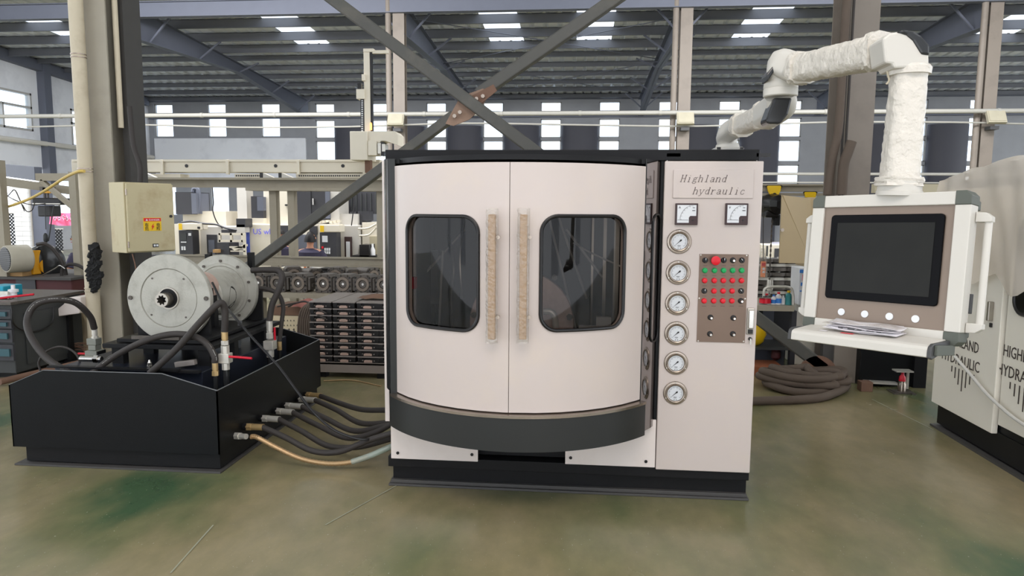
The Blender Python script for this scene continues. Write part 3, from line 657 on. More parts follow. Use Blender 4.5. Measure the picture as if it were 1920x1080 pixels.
# inside the chamber: bolted round plate, elbow fitting, brackets
c = P(978, 606, 4.45); m = MB(); m.lathe([(.03, -.02), (.33, -.02), (.335, -.012), (.335, .02), (.03, .02)], c, (0, 1, 0), 64); dk = m.build('round_plate', 'plate_pink', TM)
for px, py in ((1068, 594), (889, 590), (978, 700), (1040, 520)):
    c2 = P(px, py, 4.42); m = MB(); m.cyl(c2, c2+V(0, -.025, 0), .02, n=6); m.build('bolt', 'dark_cast', dk)
m = MB(); m.tube(spline([P(1019, 584, 4.2), P(1032, 585, 4.2), P(1040, 594, 4.2), P(1042, 614, 4.2)]), .02, 12); m.box(*[v for v in (P(1014, 580, 4.2).x, P(1021, 580, 4.2).x, 4.17, 4.22, P(1, 590, 4.2).z-.0, P(1, 590, 4.2).z+.04)]); m.build('elbow_fitting', 'zinc', TM)
m = MB(); m.rect(1130, 400, 1136, 640, 4.7, .03); m.rect(1108, 400, 1112, 640, 4.9, .03); m.rect(1150, 400, 1160, 640, 4.5, .03); m.build('inner_strut', 'steel', TM)
m = MB(); m.rect(1118, 595, 1146, 640, 4.4, .06); m.rect(1085, 612, 1120, 622, 4.4, .05); m.build('inner_block', 'machine_grey', TM)
m = MB(); m.rect(772, 400, 779, 640, 4.5, .03); m.build('inner_strut', 'white_paint', TM)
m = MB(); m.rect(766, 520, 778, 542, 4.4, .06); m.build('inner_switch', 'red_handle', TM)
m = MB(); m.tube(spline([P(840, 440, 4.9), P(850, 500, 4.8), P(845, 560, 4.8), P(850, 640, 4.8)]), .012, 8); m.tube(spline([P(872, 400, 4.8), P(862, 480, 4.7), P(866, 560, 4.7)]), .01, 8); m.build('inner_hose', 'steel', TM)
for a_, b_, ya_ in (((1030, 410), (1085, 640), 4.9), ((1045, 400), (1100, 560), 4.95), ((1062, 430), (1130, 520), 4.85), ((780, 420), (800, 640), 4.9), ((830, 470), (822, 640), 4.8), ((872, 430), (790, 520), 4.95)):
    m = MB(); m.tube([P(*a_, ya_), P(*b_, ya_)], .009, 8); m.build('reflection_bar', 'machine_grey', TM)  # slanted bars added behind the door glass to imitate its reflections
m = MB(); m.rect(808, 470, 822, 570, 4.95, .04); m.build('inner_cabinet', 'tool_grey', TM)
m = MB(); m.tube(spline([P(1075, 455, 4.6), P(1110, 475, 4.55), P(1165, 500, 4.5)]), .006, 8); m.build('inner_chain', 'zinc', TM)
# ---- control cabinet door with instruments
dz0, dz1 = P(1320, 884, YF).z, P(1340, 302, YF).z; dx0, dx1 = .473, .998
m = MB(); m.box(dx0, dx1, YF, YF+.035, dz0, dz1); CD = m.build('cabinet_door', 'door_white', TM, bevel=.005)
for px in (1251, 1419):
    c = P(px, 298, YF+.01); m = MB(); m.cyl(c-V(0, 0, .01), c+V(0, 0, .015), .004, n=8); m.build('hinge_pin', 'chrome', CD)
    m = MB(); m.box(c.x-.003, c.x+.07, c.y-.005, c.y+.01, c.z+.012, c.z+.03); m.build('hinge', 'black_plastic', CD)
# name plate with stroke lettering
pa, pb = P(1263, 318, YF-.008), P(1412, 372, YF-.008)
m = MB(); m.box(pa.x, pb.x, YF-.008, YF, pb.z, pa.z); NP_ = m.build('name_plate', 'door_white', CD, bevel=.002)
GL = {  # thin slab-serif strokes on a 10 x 14 grid, x-height 9
 'H': [[(1.5, 0), (1.5, 13)], [(8, 0), (8, 13)], [(1.5, 6.7), (8, 6.7)], [(0, 0), (3, 0)], [(6.5, 0), (9.5, 0)], [(0, 13), (3, 13)], [(6.5, 13), (9.5, 13)]],
 'i': [[(5, 0), (5, 8.5), (3, 8.5)], [(3, 0), (7, 0)], [(4.8, 11.6), (5.3, 12.2)]],
 'g': [[(7, 7.2), (4.6, 8.7), (2.4, 7.2), (2.4, 5), (4.6, 3.8), (6.8, 5), (7, 7.2)], [(7, 8.2), (9, 8.8)], [(3, 4), (1.8, 2.6), (3, 1.5), (7.2, 1), (8.2, -.8), (6.6, -2.6), (3, -2.7), (1.2, -1.2), (2.6, .9)]],
 'h': [[(1.8, 0), (1.8, 13), (.5, 13)], [(1.8, 6.6), (4.4, 8.6), (6.8, 8.2), (7.6, 6.4), (7.6, 0)], [(.5, 0), (3.2, 0)], [(6.4, 0), (9, 0)]],
 'l': [[(5, 0), (5, 13), (3, 13)], [(2.6, 0), (7.4, 0)]],
 'a': [[(2, 6.8), (3, 8.4), (6, 8.5), (7.2, 7), (7.2, 1), (8.2, 0), (9.2, .6)], [(7.2, 5.2), (3.4, 4.2), (1.6, 2.4), (2.4, .3), (4.6, 0), (7.2, 2)]],
 'n': [[(1.8, 0), (1.8, 8.4), (.5, 8.4)], [(1.8, 6.6), (4.4, 8.6), (6.8, 8.2), (7.6, 6.4), (7.6, 0)], [(.5, 0), (3.2, 0)], [(6.4, 0), (9, 0)]],
 'd': [[(7.6, 0), (7.6, 13), (6.3, 13)], [(7.6, 2), (5.4, .1), (2.8, .8), (1.6, 4.2), (2.8, 7.7), (5.4, 8.6), (7.6, 6.6)], [(7.6, 0), (9, 0)]],
 'y': [[(1.5, 8.5), (5, 0)], [(8.6, 8.5), (4.4, -1.8), (2.6, -3.4), (1.4, -2.8)], [(.4, 8.5), (3, 8.5)], [(7.2, 8.5), (9.6, 8.5)]],
 'r': [[(3, 0), (3, 8.4), (1.5, 8.4)], [(3, 5.4), (5, 8), (7.4, 8.4), (8, 7.4)], [(1.4, 0), (5, 0)]],
 'u': [[(.6, 8.4), (1.9, 8.4), (1.9, 2), (3.2, .2), (5.6, .2), (7.5, 2)], [(6.2, 8.4), (7.5, 8.4), (7.5, 0), (9, 0)]],
 'c': [[(8, 6.4), (6.6, 8.4), (3.6, 8.3), (1.7, 4.3), (3.4, .4), (6.4, 0), (8.4, 2)]]}
def stroke_text(txt, x, z, sc, y, adv, shear=.3, th=.0016):
    m = MB()
    for i, ch in enumerate(txt):
        for st in GL[ch]:
            for (ax, az), (bx, bz) in zip(st, st[1:]):
                q0 = V(x+(i*adv+ax+shear*az)*sc, y, z+az*sc); q1 = V(x+(i*adv+bx+shear*bz)*sc, y, z+bz*sc)
                t = th*(1.7 if abs(bx-ax) < .6 and abs(bz-az) > 3 else 1); dd = (q1-q0).normalized()*th*.4
                m.bar(q0-dd, q1+dd, t, .0014, (0, 1, 0))
    return m
sc_ = (P(1400, 330, YF).x-P(1300, 330, YF).x)/100
a = P(1275, 341, YF-.0095); stroke_text('Highland', a.x, a.z, .00285, YF-.0095, 10.9).build('lettering', 'letter_brown', NP_)
a = P(1298, 364, YF-.0095); stroke_text('hydraulic', a.x, a.z, .00285, YF-.0095, 10.9).build('lettering', 'letter_brown', NP_)
# two panel meters
for (px, ch) in ((1287.5, 'A'), (1381.5, 'V')):
    a, b = P(px-20.5, 381, YF-.018), P(px+20.5, 422, YF-.018); w = b.x-a.x; hh = a.z-b.z
    m = MB(); m.box(a.x, b.x, YF-.018, YF, b.z, a.z); mt_ = m.build('panel_meter', 'frame_brown', CD, bevel=.003)
    m = MB(); x0, x1, z0, z1 = a.x+w*.08, b.x-w*.08, b.z+hh*.1, a.z-hh*.08
    m.prism([(x0, YF-.0185, z0), (x0+w*.52, YF-.0185, z0), (x0+w*.52, YF-.0185, z0+hh*.24), (x0+w*.58, YF-.0185, z0+hh*.32), (x1, YF-.0185, z0+hh*.32), (x1, YF-.0185, z1), (x0, YF-.0185, z1)], (0, -.001, 0)); m.build('dial', 'dial_white', mt_)
    m = MB(); R_ = w*.68; cxm, czm = x1-.004, z0+hh*.14; pr = None
    for k in range(13):
        an = math.radians(100+k*6.5); q_ = V(cxm+R_*math.cos(an), YF-.0202, min(z1-.004, czm+R_*math.sin(an)))
        if q_.x < x0+.004: continue
        if pr: m.bar(pr, q_, .0012, .001, (0, 1, 0))
        if k % 2 == 0: m.bar(q_, V(cxm+R_*.9*math.cos(an), YF-.0202, czm+R_*.9*math.sin(an)), .0012, .001, (0, 1, 0))
        pr = q_
    m.bar(V(x0+.003, YF-.0202, z0+hh*.13), V(x0+w*.5, YF-.0202, z0+hh*.13), .0015, .001, (0, 1, 0))
    m.box(x1-.022, x1-.006, YF-.0206, YF-.0198, z1-.032, z1-.028); m.box(x1-.02, x1-.008, YF-.0206, YF-.0198, z1-.016, z1-.013)
    m.build('scale_marks', 'ink', mt_)
    text_obj(ch, .017, 'ink', 'meter_letter', mt_, facing((x0+.007, YF-.0205, z1-.019)))
    m = MB(); c = V(x1-w*.14, YF-.019, z0+hh*.12); m.cyl(c, c-V(0, .003, 0), .004, n=10); m.build('adjust_screw', 'black_plastic', mt_)
# six flanged pressure gauges
GY = [(1273.5, 453), (1271.5, 511), (1270, 568.5), (1268.5, 625), (1267.5, 680.5), (1266, 737)]
for px, py in GY:
    c = P(px, py, YF-.004); m = MB(); y = YF
    m.lathe([(.0665, 0), (.0675, .004), (.064, .008), (.055, .009), (.053, .016), (.050, .020), (.046, .018), (.044, .009), (.002, .009)], V(c.x, YF, c.z), (0, -1, 0), 48); gg = m.build('gauge', 'steel_rim', CD)
    m = MB(); m.lathe([(.043, .0095), (.043, .011), (.001, .011)], V(c.x, YF, c.z), (0, -1, 0), 40); m.build('gauge_face', 'dial_white', gg)
    m = MB(); yk = YF-.0118
    for k in range(10):
        an = math.radians(225-30*k); m.bar(V(c.x+.034*math.cos(an), yk, c.z+.034*math.sin(an)), V(c.x+.030*math.cos(an), yk, c.z+.030*math.sin(an)), .0014, .0006, (0, 1, 0))
    for k in range(28):
        an = math.radians(225-270*k/27); bn = math.radians(225-270*(k+1)/27) if k < 27 else an-.01
        m.bar(V(c.x+.036*math.cos(an), yk, c.z+.036*math.sin(an)), V(c.x+.036*math.cos(bn), yk, c.z+.036*math.sin(bn)), .0008, .0006, (0, 1, 0))
    for dx in (-.006, .006): m.box(c.x+dx-.002, c.x+dx+.002, yk-.0004, yk+.0002, c.z-.038, c.z-.034)
    m.box(c.x-.01, c.x+.008, yk-.0004, yk+.0002, c.z-.022, c.z-.020); m.box(c.x-.008, c.x+.006, yk-.0004, yk+.0002, c.z-.027, c.z-.0255)
    m.build('gauge_marks', 'ink', gg)
    m = MB(); an = math.radians(222); u = V(math.cos(an), 0, math.sin(an)); p0 = V(c.x, yk-.001, c.z)
    n_ = V(-u.z, 0, u.x); m.prism([p0+u*.031, p0+n_*.0018, p0-u*.012+n_*.005, p0-u*.018, p0-u*.012-n_*.005, p0-n_*.0018], (0, -.001, 0)); m.build('needle', 'ink', gg)
    m = MB(); m.lathe([(.045, .019), (.04, .0205), (.001, .0215)], V(c.x, YF, c.z), (0, -1, 0), 32, caps=False); m.build('gauge_glass', 'gauge_lens', gg)
    for an in (90, 210, 330):
        q_ = V(c.x+.059*math.cos(math.radians(an)), YF-.009, c.z+.059*math.sin(math.radians(an))); m = MB(); m.cyl(q_, q_-V(0, .003, 0), .0035, n=8); m.build('gauge_screw', 'screw_metal', gg)
# brown push button plate
a, b = P(1311, 476, YF-.004), P(1399, 643, YF-.004)
a.x = P(1309, 560, YF-.004).x; b.x = P(1400, 560, YF-.004).x
m = MB(); m.box(a.x, b.x, YF-.004, YF, b.z, a.z); PB = m.build('button_plate', 'brown_plate', CD)
for px, py in ((1314, 478), (1400, 479), (1311, 559), (1397, 560), (1309, 639), (1394, 640)):
    c = P(px, py, YF-.005); m = MB(); m.cyl(c, c-V(0, .003, 0), .004, n=8); m.build('plate_screw', 'screw_metal', PB)
def knob(px, py, kind):
    c = P(px, py, YF-.004)
    if kind in 'rg':
        m = MB(); m.lathe([(.0150, 0), (.0150, .005), (.0125, .008), (.001, .008)], c, (0, -1, 0), 24); b_ = m.build('push_button', 'red_knob' if kind == 'r' else 'green_knob', PB)
        m = MB(); m.lathe([(.0125, .006), (.0122, .018), (.010, .0195), (.001, .0195)], c, (0, -1, 0), 24); m.build('button_cap', 'red_knob' if kind == 'r' else 'green_knob', b_)
    elif kind == 'E':
        m = MB(); m.lathe([(.015, 0), (.015, .01), (.011, .012), (.011, .024), (.024, .026), (.0255, .030), (.0245, .037), (.018, .040), (.001, .041)], c, (0, -1, 0), 28); m.build('emergency_button', 'red_knob', PB)
    elif kind == 's':
        m = MB(); m.lathe([(.0155, 0), (.0155, .004), (.013, .006), (.013, .012), (.001, .012)], c, (0, -1, 0), 20); b_ = m.build('selector_switch', 'black_plastic', PB)
        an = math.radians({0: 88, 1: 50, 2: 42, 3: 130, 4: 128}[(int(px)+int(py)) % 5]); u = V(math.cos(an), 0, math.sin(an)); m = MB()
        m.bar(c+V(0, -.017, 0)-u*.012, c+V(0, -.017, 0)+u*.013, .007, .012, (0, 1, 0)); m.build('lever', 'black_plastic', b_)
        m = MB(); m.bar(c+V(0, -.0235, 0)+u*.002, c+V(0, -.0235, 0)+u*.013, .0025, .001, (0, 1, 0)); m.build('pointer', 'white_plastic', b_)
    else:
        m = MB(); m.lathe([(.0155, 0), (.0155, .004), (.012, .007), (.001, .007)], c, (0, -1, 0), 20); b_ = m.build('rotary_knob', 'black_plastic', PB)
        m = MB(); m.lathe([(.0075, .006), (.0075, .028), (.006, .030), (.001, .030)], c+V(.001, 0, -.001), (0, -1, 0), 16); m.build('knob_shaft', 'chrome', b_)
gx = [1322, 1340, 1357, 1374, 1391]
for i, row in enumerate(('sEsks', 'ggggg', 'rrrrr', 'srrrs', 'rrrrk')):
    for j, ch in enumerate(row): knob(gx[j]-i*.5, [488, 507, 526, 545.5, 564][i], ch)
for px, py in ((1332, 595), (1375, 596), (1331, 626), (1374, 626)): knob(px, py, 'k')
# engraved caption lines under the buttons
for i in range(5):
    for j in range(5):
        m = MB(); c = P(gx[j]-i*.5, [498, 517, 536, 555, 574][i], YF-.0045); m.box(c.x-.012, c.x+.012, YF-.0047, YF-.004, c.z-.001, c.z+.001); m.build('engraved_caption', 'letter_brown', PB)
# door handle and lock
a, b = P(1401, 577, YF), P(1412, 627, YF); m = MB(); m.box(a.x, b.x, YF-.012, YF, b.z, a.z); hd = m.build('lock_handle', 'steel', CD, bevel=.004)
m = MB(); m.box(a.x+.005, b.x-.005, YF-.03, YF-.012, b.z+.035, a.z-.012); m.build('lever', 'chrome', hd, bevel=.005)
m = MB(); m.box(a.x+.006, b.x-.006, YF-.02, YF-.011, b.z+.006, b.z+.03); m.build('lock_button', 'black_plastic', hd, bevel=.002)
c = P(1406, 635, YF); m = MB(); m.cyl(c, c-V(0, .012, 0), .01, n=14); lk = m.build('key_lock', 'black_plastic', CD)
m = MB(); m.box(c.x-.004, c.x+.004, c.y-.02, c.y-.012, c.z-.03, c.z+.004); m.build('key', 'chrome', lk)
# ================================================================ SCREEN PANEL AND ITS ARM
HM = thing('operator_panel', 'white framed operator screen panel with side grips and keyboard shelf hanging from arm', 'control panel', (.978, 2.36, 1.505), -.827, rx=-.107, ry=-.025)
def hb(name, mt_, *boxes, parent=None, bevel=.003):
    m = MB()
    for b in boxes: m.box(*b)
    return m.build(name, mt_, parent or HM, local=True, bevel=bevel)
hb('housing', 'machine_grey', (-.235, .235, .012, .075, -.235, .195))
hb('face_plate', 'hmi_beige', (-.206, .202, .004, .02, -.213, .168), bevel=.001)
hb('frame_bar', 'white_powder', (-.247, -.205, -.004, .05, -.213, .167))
hb('frame_bar', 'white_powder', (.201, .245, -.004, .05, -.213, .167))
hb('frame_bar', 'white_powder', (-.206, .202, -.004, .05, .167, .207))
hb('frame_bar', 'white_powder', (-.206, .202, -.004, .05, -.253, -.212))
for sx in (-1, 1):
    for z0, z1, t in ((.167, .209, 1), (-.255, -.213, -1)):
        x0, x1 = (-.247, -.205) if sx < 0 else (.201, .245); m = MB()
        ox, ix = (x0, x1) if sx < 0 else (x1, x0); zo, zi = (z1, z0) if t > 0 else (z0, z1); c = .014
        pts = [(ix, -.006, zi), (ox, -.006, zi), (ox, -.006, zo-t*c), (ox-sx*c, -.006, zo), (ix, -.006, zo)]
        m.prism(pts, (0, .062, 0)); m.prism([(p[0]*.97, .055, p[2]*.94) for p in pts], (0, .035, 0)); m.build('corner_cap', 'corner_plastic', HM, local=True, bevel=.002)
def rr3(w, h, r, cx_, cz_, y): return [(x, y, z) for x, z in rrect(cx_, cz_, w, h, r, 5)]
m = MB(); m.prism(rr3(.353, .282, .012, 0, 0, -.004), (0, .01, 0)); bz = m.build('bezel', 'bezel', HM, local=True, bevel=.002)
m = MB(); m.box(-.152, .152, -.0055, -.003, -.114, .114); m.build('display', 'screen', bz, local=True)
for i in range(4):
    m = MB(); m.cyl((-.117+.078*i, .005, -.184), (-.117+.078*i, .001, -.184), .0115, n=24); m.build('blank_plug', 'dial_white', HM, local=True)
for sx in (-1, 1):
    o = sx*.246
    for z, t in ((.132, 1), (-.196, -1)):
        m = MB(); m.prism([(o, .03, z+.016*t), (o+sx*.026, .03, z+.014*t), (o+sx*.042, .03, z+.002*t), (o+sx*.042, .03, z-.014*t), (o, .03, z-.014*t)], (0, .03, 0)); hd = m.build('grip_bracket', 'white_powder', HM, local=True, bevel=.002)
    m = MB(); m.cyl((o+sx*.031, .045, -.185), (o+sx*.031, .045, .125), .0105, n=16); m.build('grip', 'white_powder', hd, local=True)
hb('side_socket', 'black_plastic', (.236, .247, .045, .07, -.155, -.095), bevel=.002)
# keyboard shelf, reaching out towards the viewer from the lower edge
sh = MB(); sh.prism([(-.212, -.002, -.243), (-.212, -.012, -.236), (-.212, -.118, -.252), (-.212, -.130, -.258), (-.212, -.133, -.266), (-.212, -.133, -.288), (-.212, -.122, -.290), (-.212, -.118, -.275), (-.212, 0, -.258)], (.424, 0, 0))
sh = sh.build('keyboard_shelf', 'white_powder', HM, local=True, bevel=.002)
for x in (-.2175, .2175):
    m = MB(); m.prism([(x-.0055, .0, -.238), (x-.0055, -.118, -.248), (x-.0055, -.132, -.256), (x-.0055, -.136, -.27), (x-.0055, -.136, -.290), (x-.0055, -.12, -.294), (x-.0055, 0, -.262)], (.011, 0, 0)); m.build('shelf_end', 'dark_plastic', sh, local=True, bevel=.003)
m = MB(); m.box(.223, .232, -.115, .01, -.282, -.252); m.build('shelf_slide', 'corner_plastic', sh, local=True, bevel=.002)
for x0, x1, nm in ((-.06, -.02, 'red_ink'), (-.13, -.105, 'paper')):
    m = MB(); y0 = -.105; m.hexa([(x0, y0, -.2488), (x1, y0, -.2488), (x1, y0+.01, -.2472), (x0, y0+.01, -.2472), (x0, y0, -.2482), (x1, y0, -.2482), (x1, y0+.01, -.2466), (x0, y0+.01, -.2466)]); m.build('shelf_sticker', nm, sh, local=True)
# papers on the shelf
base = ROOT[HM.name] @ Matrix.Translation((-.01, -.055, -.240)) @ Matrix.Rotation(math.radians(8), 4, 'X')
pp = D.objects.new('paper_stack', None); COL.objects.link(pp); pp.matrix_world = base; ROOT[pp.name] = base; tag(pp, 'untidy bundle of white printed sheets in a clear sleeve on the keyboard shelf', 'papers')
rnd = random.Random(5)
for i in range(9):
    m = MB(); w, d = .105, .034+.006*rnd.random(); z = .002+.0022*i; curl = .012*(i/8)
    def f(u, v, z=z, w=w, d=d, curl=curl): return V((u-.5)*2*w, (v-.5)*2*d, z+.004*(1-u)**3+curl*(v-.5)**2*2+.0015*math.sin(u*9+i))
    m.grid(f, 10, 3); r = Matrix.Rotation(rnd.uniform(-.06, .06), 4, 'Z'); m.xf(Matrix.Translation((rnd.uniform(-.012, .012), rnd.uniform(-.006, .006), 0)) @ r)
    s = m.build('sheet', 'paper', pp, local=True)
    sol = s.modifiers.new('thick', 'SOLIDIFY'); sol.thickness = .0008
m = MB()
for k in range(5): m.box(-.06+.03*k, -.045+.03*k+.008*(k % 2), -.0445, -.044, .012, .0145)
m.build('print_marks', 'ink', pp, local=True)
m = MB(); m.grid(lambda u, v: V((u-.5)*.235, (v-.5)*.082, .024+.004*math.sin(u*11)*v), 10, 4); m.build('clear_sleeve', 'bubble_wrap', pp, local=True)
# ---- the arm
AR = thing('support_arm', 'white jointed support arm wrapped in plastic, from bench top to screen panel', 'arm', P(1364, 277, 4.12))
def ab(m, name, mt_='white_powder', parent=None, bevel=.006): return m.build(name, mt_, parent or AR, bevel=bevel)
B0 = P(1364, 277, 4.12); bz_ = 1.985
m = MB(); m.prism([(B0.x+x, B0.y+y, bz_) for x, y in rrect(0, 0, .155, .155, .02, 4)], (0, 0, .022)); bs = ab(m, 'base_flange')
for sx in (-1, 1):
    m = MB(); m.box(B0.x+sx*.062-.01, B0.x+sx*.062+.01, B0.y-.079, B0.y-.07, bz_+.008, bz_+.02); m.build('bolt_recess', 'black_plastic', bs)
m = MB(); m.lathe([(.066, .02), (.064, .035), (.054, .05), (.05, .05)], V(B0.x, B0.y, bz_), (0, 0, 1), 28); ab(m, 'base_collar', bevel=0)
# swept members with rounded-square section
def sweep(pts, w, h, n=6, rf=None, tw=0, wr=0, seed=1):
    pts = [Vector(p) for p in pts]; m = MB(); prof = rrect(0, 0, w, h, min(w, h)*.32, 5); k = len(prof); vs = []; rnd = random.Random(seed); a = None
    for i, p in enumerate(pts):
        d = (pts[min(i+1, len(pts)-1)]-pts[max(i-1, 0)]).normalized()
        if abs(d.z) > .95 and a is None: a = V(1, 0, 0)
        a = d.cross(V(0, 0, 1)).normalized() if a is None else a; a = (a-d*a.dot(d)).normalized(); b = a.cross(d); s = rf(i/(len(pts)-1)) if rf else 1
        for x, z in prof:
            e = 1+(rnd.random()-.5)*wr; vs.append(p+(a*x+b*z)*s*e)
    m.add(vs, [(i*k+j, i*k+(j+1) % k, (i+1)*k+(j+1) % k, (i+1)*k+j) for i in range(len(pts)-1) for j in range(k)], True)
    m.add(vs[:k], [tuple(reversed(range(k)))]); m.add(vs[-k:], [tuple(range(k))]); return m
def line(a, b, n): return [Vector(a).lerp(Vector(b), i/n) for i in range(n+1)]
q0 = V(B0.x, B0.y, bz_+.045); q1 = P(1362, 252, 4.08); q2 = P(1378, 240, 3.98); q3 = P(1440, 214, 3.35)
m = sweep(spline([q0, q1, q2, q2.lerp(q3, .15)], 5), .10, .10); ab(m, 'lower_elbow', bevel=0)
m = sweep(line(q2.lerp(q3, .08), q3, 24), .098, .098, wr=.07, seed=3); ab(m, 'lower_tube', 'wrap', bevel=0)
q4 = P(1463, 196, 3.12); q5 = P(1463, 176, 3.08)
m = sweep(spline([q3-(q4-q3)*.25, q3, q4, q5], 5), .12, .115); le = ab(m, 'middle_elbow', bevel=0)
pts = [(1452, 183), (1486, 183), (1478, 214), (1464, 232), (1440, 232), (1436, 226)]
m = MB(); m.prism([P(x, y, 3.02) for x, y in pts], (0, .10, 0)); m.build('cover', 'black_gloss', le, bevel=.008)
top = P(1463, 150, 3.06); bot = P(1463, 182, 3.06)
m = MB(); m.lathe([(.064, 0), (.068, .004), (.068, .03), (.066, .033), (.068, .036), (.066, (top.z-bot.z)), (.05, (top.z-bot.z)+.01)], bot, (0, 0, 1), 32); ab(m, 'swivel_joint', bevel=0)
e0 = P(1463, 148, 3.06); e1 = P(1466, 128, 3.03); e2 = P(1490, 128, 2.98); u0 = P(1498, 129, 2.95); u1 = P(1655, 96, 2.46)
m = sweep(spline([e0, e1+V(0, 0, .012), e2, u0], 5), .108, .115); ue = ab(m, 'upper_elbow', bevel=0)
m = MB(); m.prism([P(x, y, 2.99) for x, y in ((1440, 152), (1437, 140), (1458, 112), (1470, 105), (1476, 108), (1462, 118), (1444, 146))], (0, .09, 0)); m.build('cover', 'black_gloss', ue, bevel=.005)
m = sweep(line(u0, u1, 34), .098, .104, wr=.09, seed=4, rf=lambda t: 1+.05*t); ab(m, 'upper_tube', 'wrap', bevel=0)
for (a, b, f, sc2) in ((u0, u1, .03, 1.12), (u0, u1, .97, 1.12), (q2, q3, .25, 1.1), (q2, q3, .93, 1.12)):
    c = Vector(a).lerp(Vector(b), f); d = (Vector(b)-Vector(a)).normalized(); m = sweep(line(c-d*.018, c+d*.018, 4), .104*sc2, .108*sc2, wr=.14, seed=int(f*100)); ab(m, 'tape_cuff', 'wrap', bevel=0)
mm = ROOT[HM.name]; cb = mm @ V(.018, .04, .209)
YT = cb.y; tt = P(1705, 128, YT); tb = P(1685, 345, YT)
# head: rounded quarter housing seen from the side
hp = [(1655, 72), (1668, 62), (1690, 58), (1712, 62), (1730, 76), (1742, 92), (1743, 126), (1676, 128), (1674, 120), (1660, 118)]
m = MB(); m.prism([P(x, y, YT-.055) for x, y in hp], (0, .11, 0)); hd_ = ab(m, 'head_housing', bevel=.014)
m = MB(); m.prism([P(x, y, YT-.060) for x, y in ((1681, 60), (1694, 55), (1714, 58), (1728, 66), (1744, 84), (1744, 104), (1728, 102), (1712, 76), (1700, 66))], (0, .12, 0)); m.build('cover', 'black_gloss', hd_, bevel=.01)
m = MB(); m.lathe([(.062, 0), (.064, .02), (.058, .028), (.05, .028)], tt-V(0, 0, .022), (0, 0, 1), 32); ab(m, 'neck_ring', 'wrap', bevel=0)
m = sweep(line(tt, tb, 34), .102, .102, wr=.07, seed=8, rf=lambda t: .93+.10*t); ab(m, 'drop_tube', 'wrap', bevel=0)
m = sweep(line(tb.lerp(tt, .06), tb.lerp(tt, -.02), 6), .125, .125, wr=.12, seed=2); ab(m, 'tape_cuff', 'wrap', bevel=0)
hz = cb.z; m = MB(); m.lathe([(.068, 0), (.068, .014), (.065, .016), (.064, .045), (.056, .05)], cb-V(0, 0, .004), (tt-tb), 32); ab(m, 'lower_collar', bevel=0)
m = MB(); m.tube(spline([P(1666, 122, YT), P(1664, 135, YT), P(1667, 150, YT), P(1662, 158, YT)]), .003, 6); ab(m, 'loose_tape', 'pvc', bevel=0)
# ================================================================ TANK WITH TEST STATION
TK = thing('oil_tank', 'black steel oil tank tray with raised end plates and hose ports', 'tank', (-2.88, 4.9, 0))
XT = -2.19; XL_ = -3.57; YA, YZ = 4.06, 5.80
def T(p, mt_, name, bevel=0): return p.build(name, mt_, TK, bevel=bevel)
m = MB(); m.box(XL_+.055, XT-.02, YA+.04, YZ-.03, .02, .14); T(m, 'black_paint', 'plinth')
m = MB(); m.box(XL_+.0, XT, YA-.0, YZ, 0, .012); T(m, 'column_dark', 'base_flange', .002)
def endplate(y):
    z0 = .125; pts = [(XL_, .527), (-3.33, .628), (-2.545, .628), (XT, .53), (XT, z0), (XL_, z0)]
    m = MB(); m.prism([(x, y, z) for x, z in pts], (0, .008, 0)); return m
T(endplate(YA), 'tank_black', 'end_plate'); T(endplate(YZ), 'tank_black', 'end_plate')
m = MB()
for y in (YA, YZ):
    pts = [(XL_, .527), (-3.33, .628), (-2.545, .628), (XT, .53)]
    for (x0, z0), (x1, z1) in zip(pts, pts[1:]): m.bar((x0, y+.004, z0+.001), (x1, y+.004, z1+.001), .009, .003)
m.bar((XT-.004, YA, .531), (XT-.004, YZ, .531), .009, .003); T(m, 'tank_edge', 'bare_edge')
m = MB(); m.box(XT-.008, XT, YA, YZ+.008, .125, .53); T(m, 'tank_black', 'side_plate')
m = MB(); m.box(XL_, XL_+.008, YA, YZ+.008, .125, .53); T(m, 'tank_black', 'side_plate')
m = MB(); m.box(XL_+.012, XT-.012, YA+.012, YZ-.004, .14, .42); T(m, 'tank_black', 'tray_floor')
mat('tank_blue', (34, 38, 48), .3, var=.1)
m = MB(); m.box(-3.45, -2.42, YA+.25, YZ-.15, .42, .585); T(m, 'tank_blue', 'inner_tank', .004)
m = MB(); m.box(-3.45, -2.55, YA+.18, YA+.22, .60, .612); m.box(-2.75, -2.42, YA+.2, YA+.24, .585, .60); T(m, 'black_paint', 'bare_angle')
# slide base
m = MB(); m.box(-3.20, -2.42, YA+.38, YZ-.25, .70, .73); m.box(-3.12, -2.5, YA+.42, YZ-.3, .735, .76); T(m, 'black_paint', 'slide_base', .003)
for x in (-3.12, -2.5):
    for y in (YA+.45, YA+.8, YZ-.45): m = MB(); m.box(x-.04, x+.04, y-.03, y+.03, .585, .70); T(m, 'black_paint', 'slide_foot')
m = MB(); m.box(-3.0, -2.66, YA+.40, YA+.42, .762, .785); T(m, 'dark_cast', 'toothed_rack')
m = MB(); m.box(-2.72, -2.60, YA+.42, YA+.5, .765, .79); T(m, 'dark_cast', 'clamp_block')
m = MB(); m.tube([(-3.3, YA+.3, .64), (-3.15, YA+.3, .64)], .02, 10); m.cyl((-3.2, YA+.3, .64), (-3.17, YA+.3, .64), .028, n=6); T(m, 'chrome', 'side_fitting')
m = MB(); m.box(-2.66, -2.52, YA+.33, YA+.37, .60, .635, Matrix.Rotation(-.15, 3, 'Y')); T(m, 'plate_grey', 'machined_plate', .003)
c = P(281, 690, 4.3); m = MB(); m.lathe([(.018, 0), (.018, .03), (.015, .03), (.015, .04), (.017, .042), (.017, .05), (.014, .052), (.014, .065), (.008, .072), (.006, .085)], c-V(0, 0, .03), (0, 0, 1), 16); T(m, 'chrome', 'nipple')
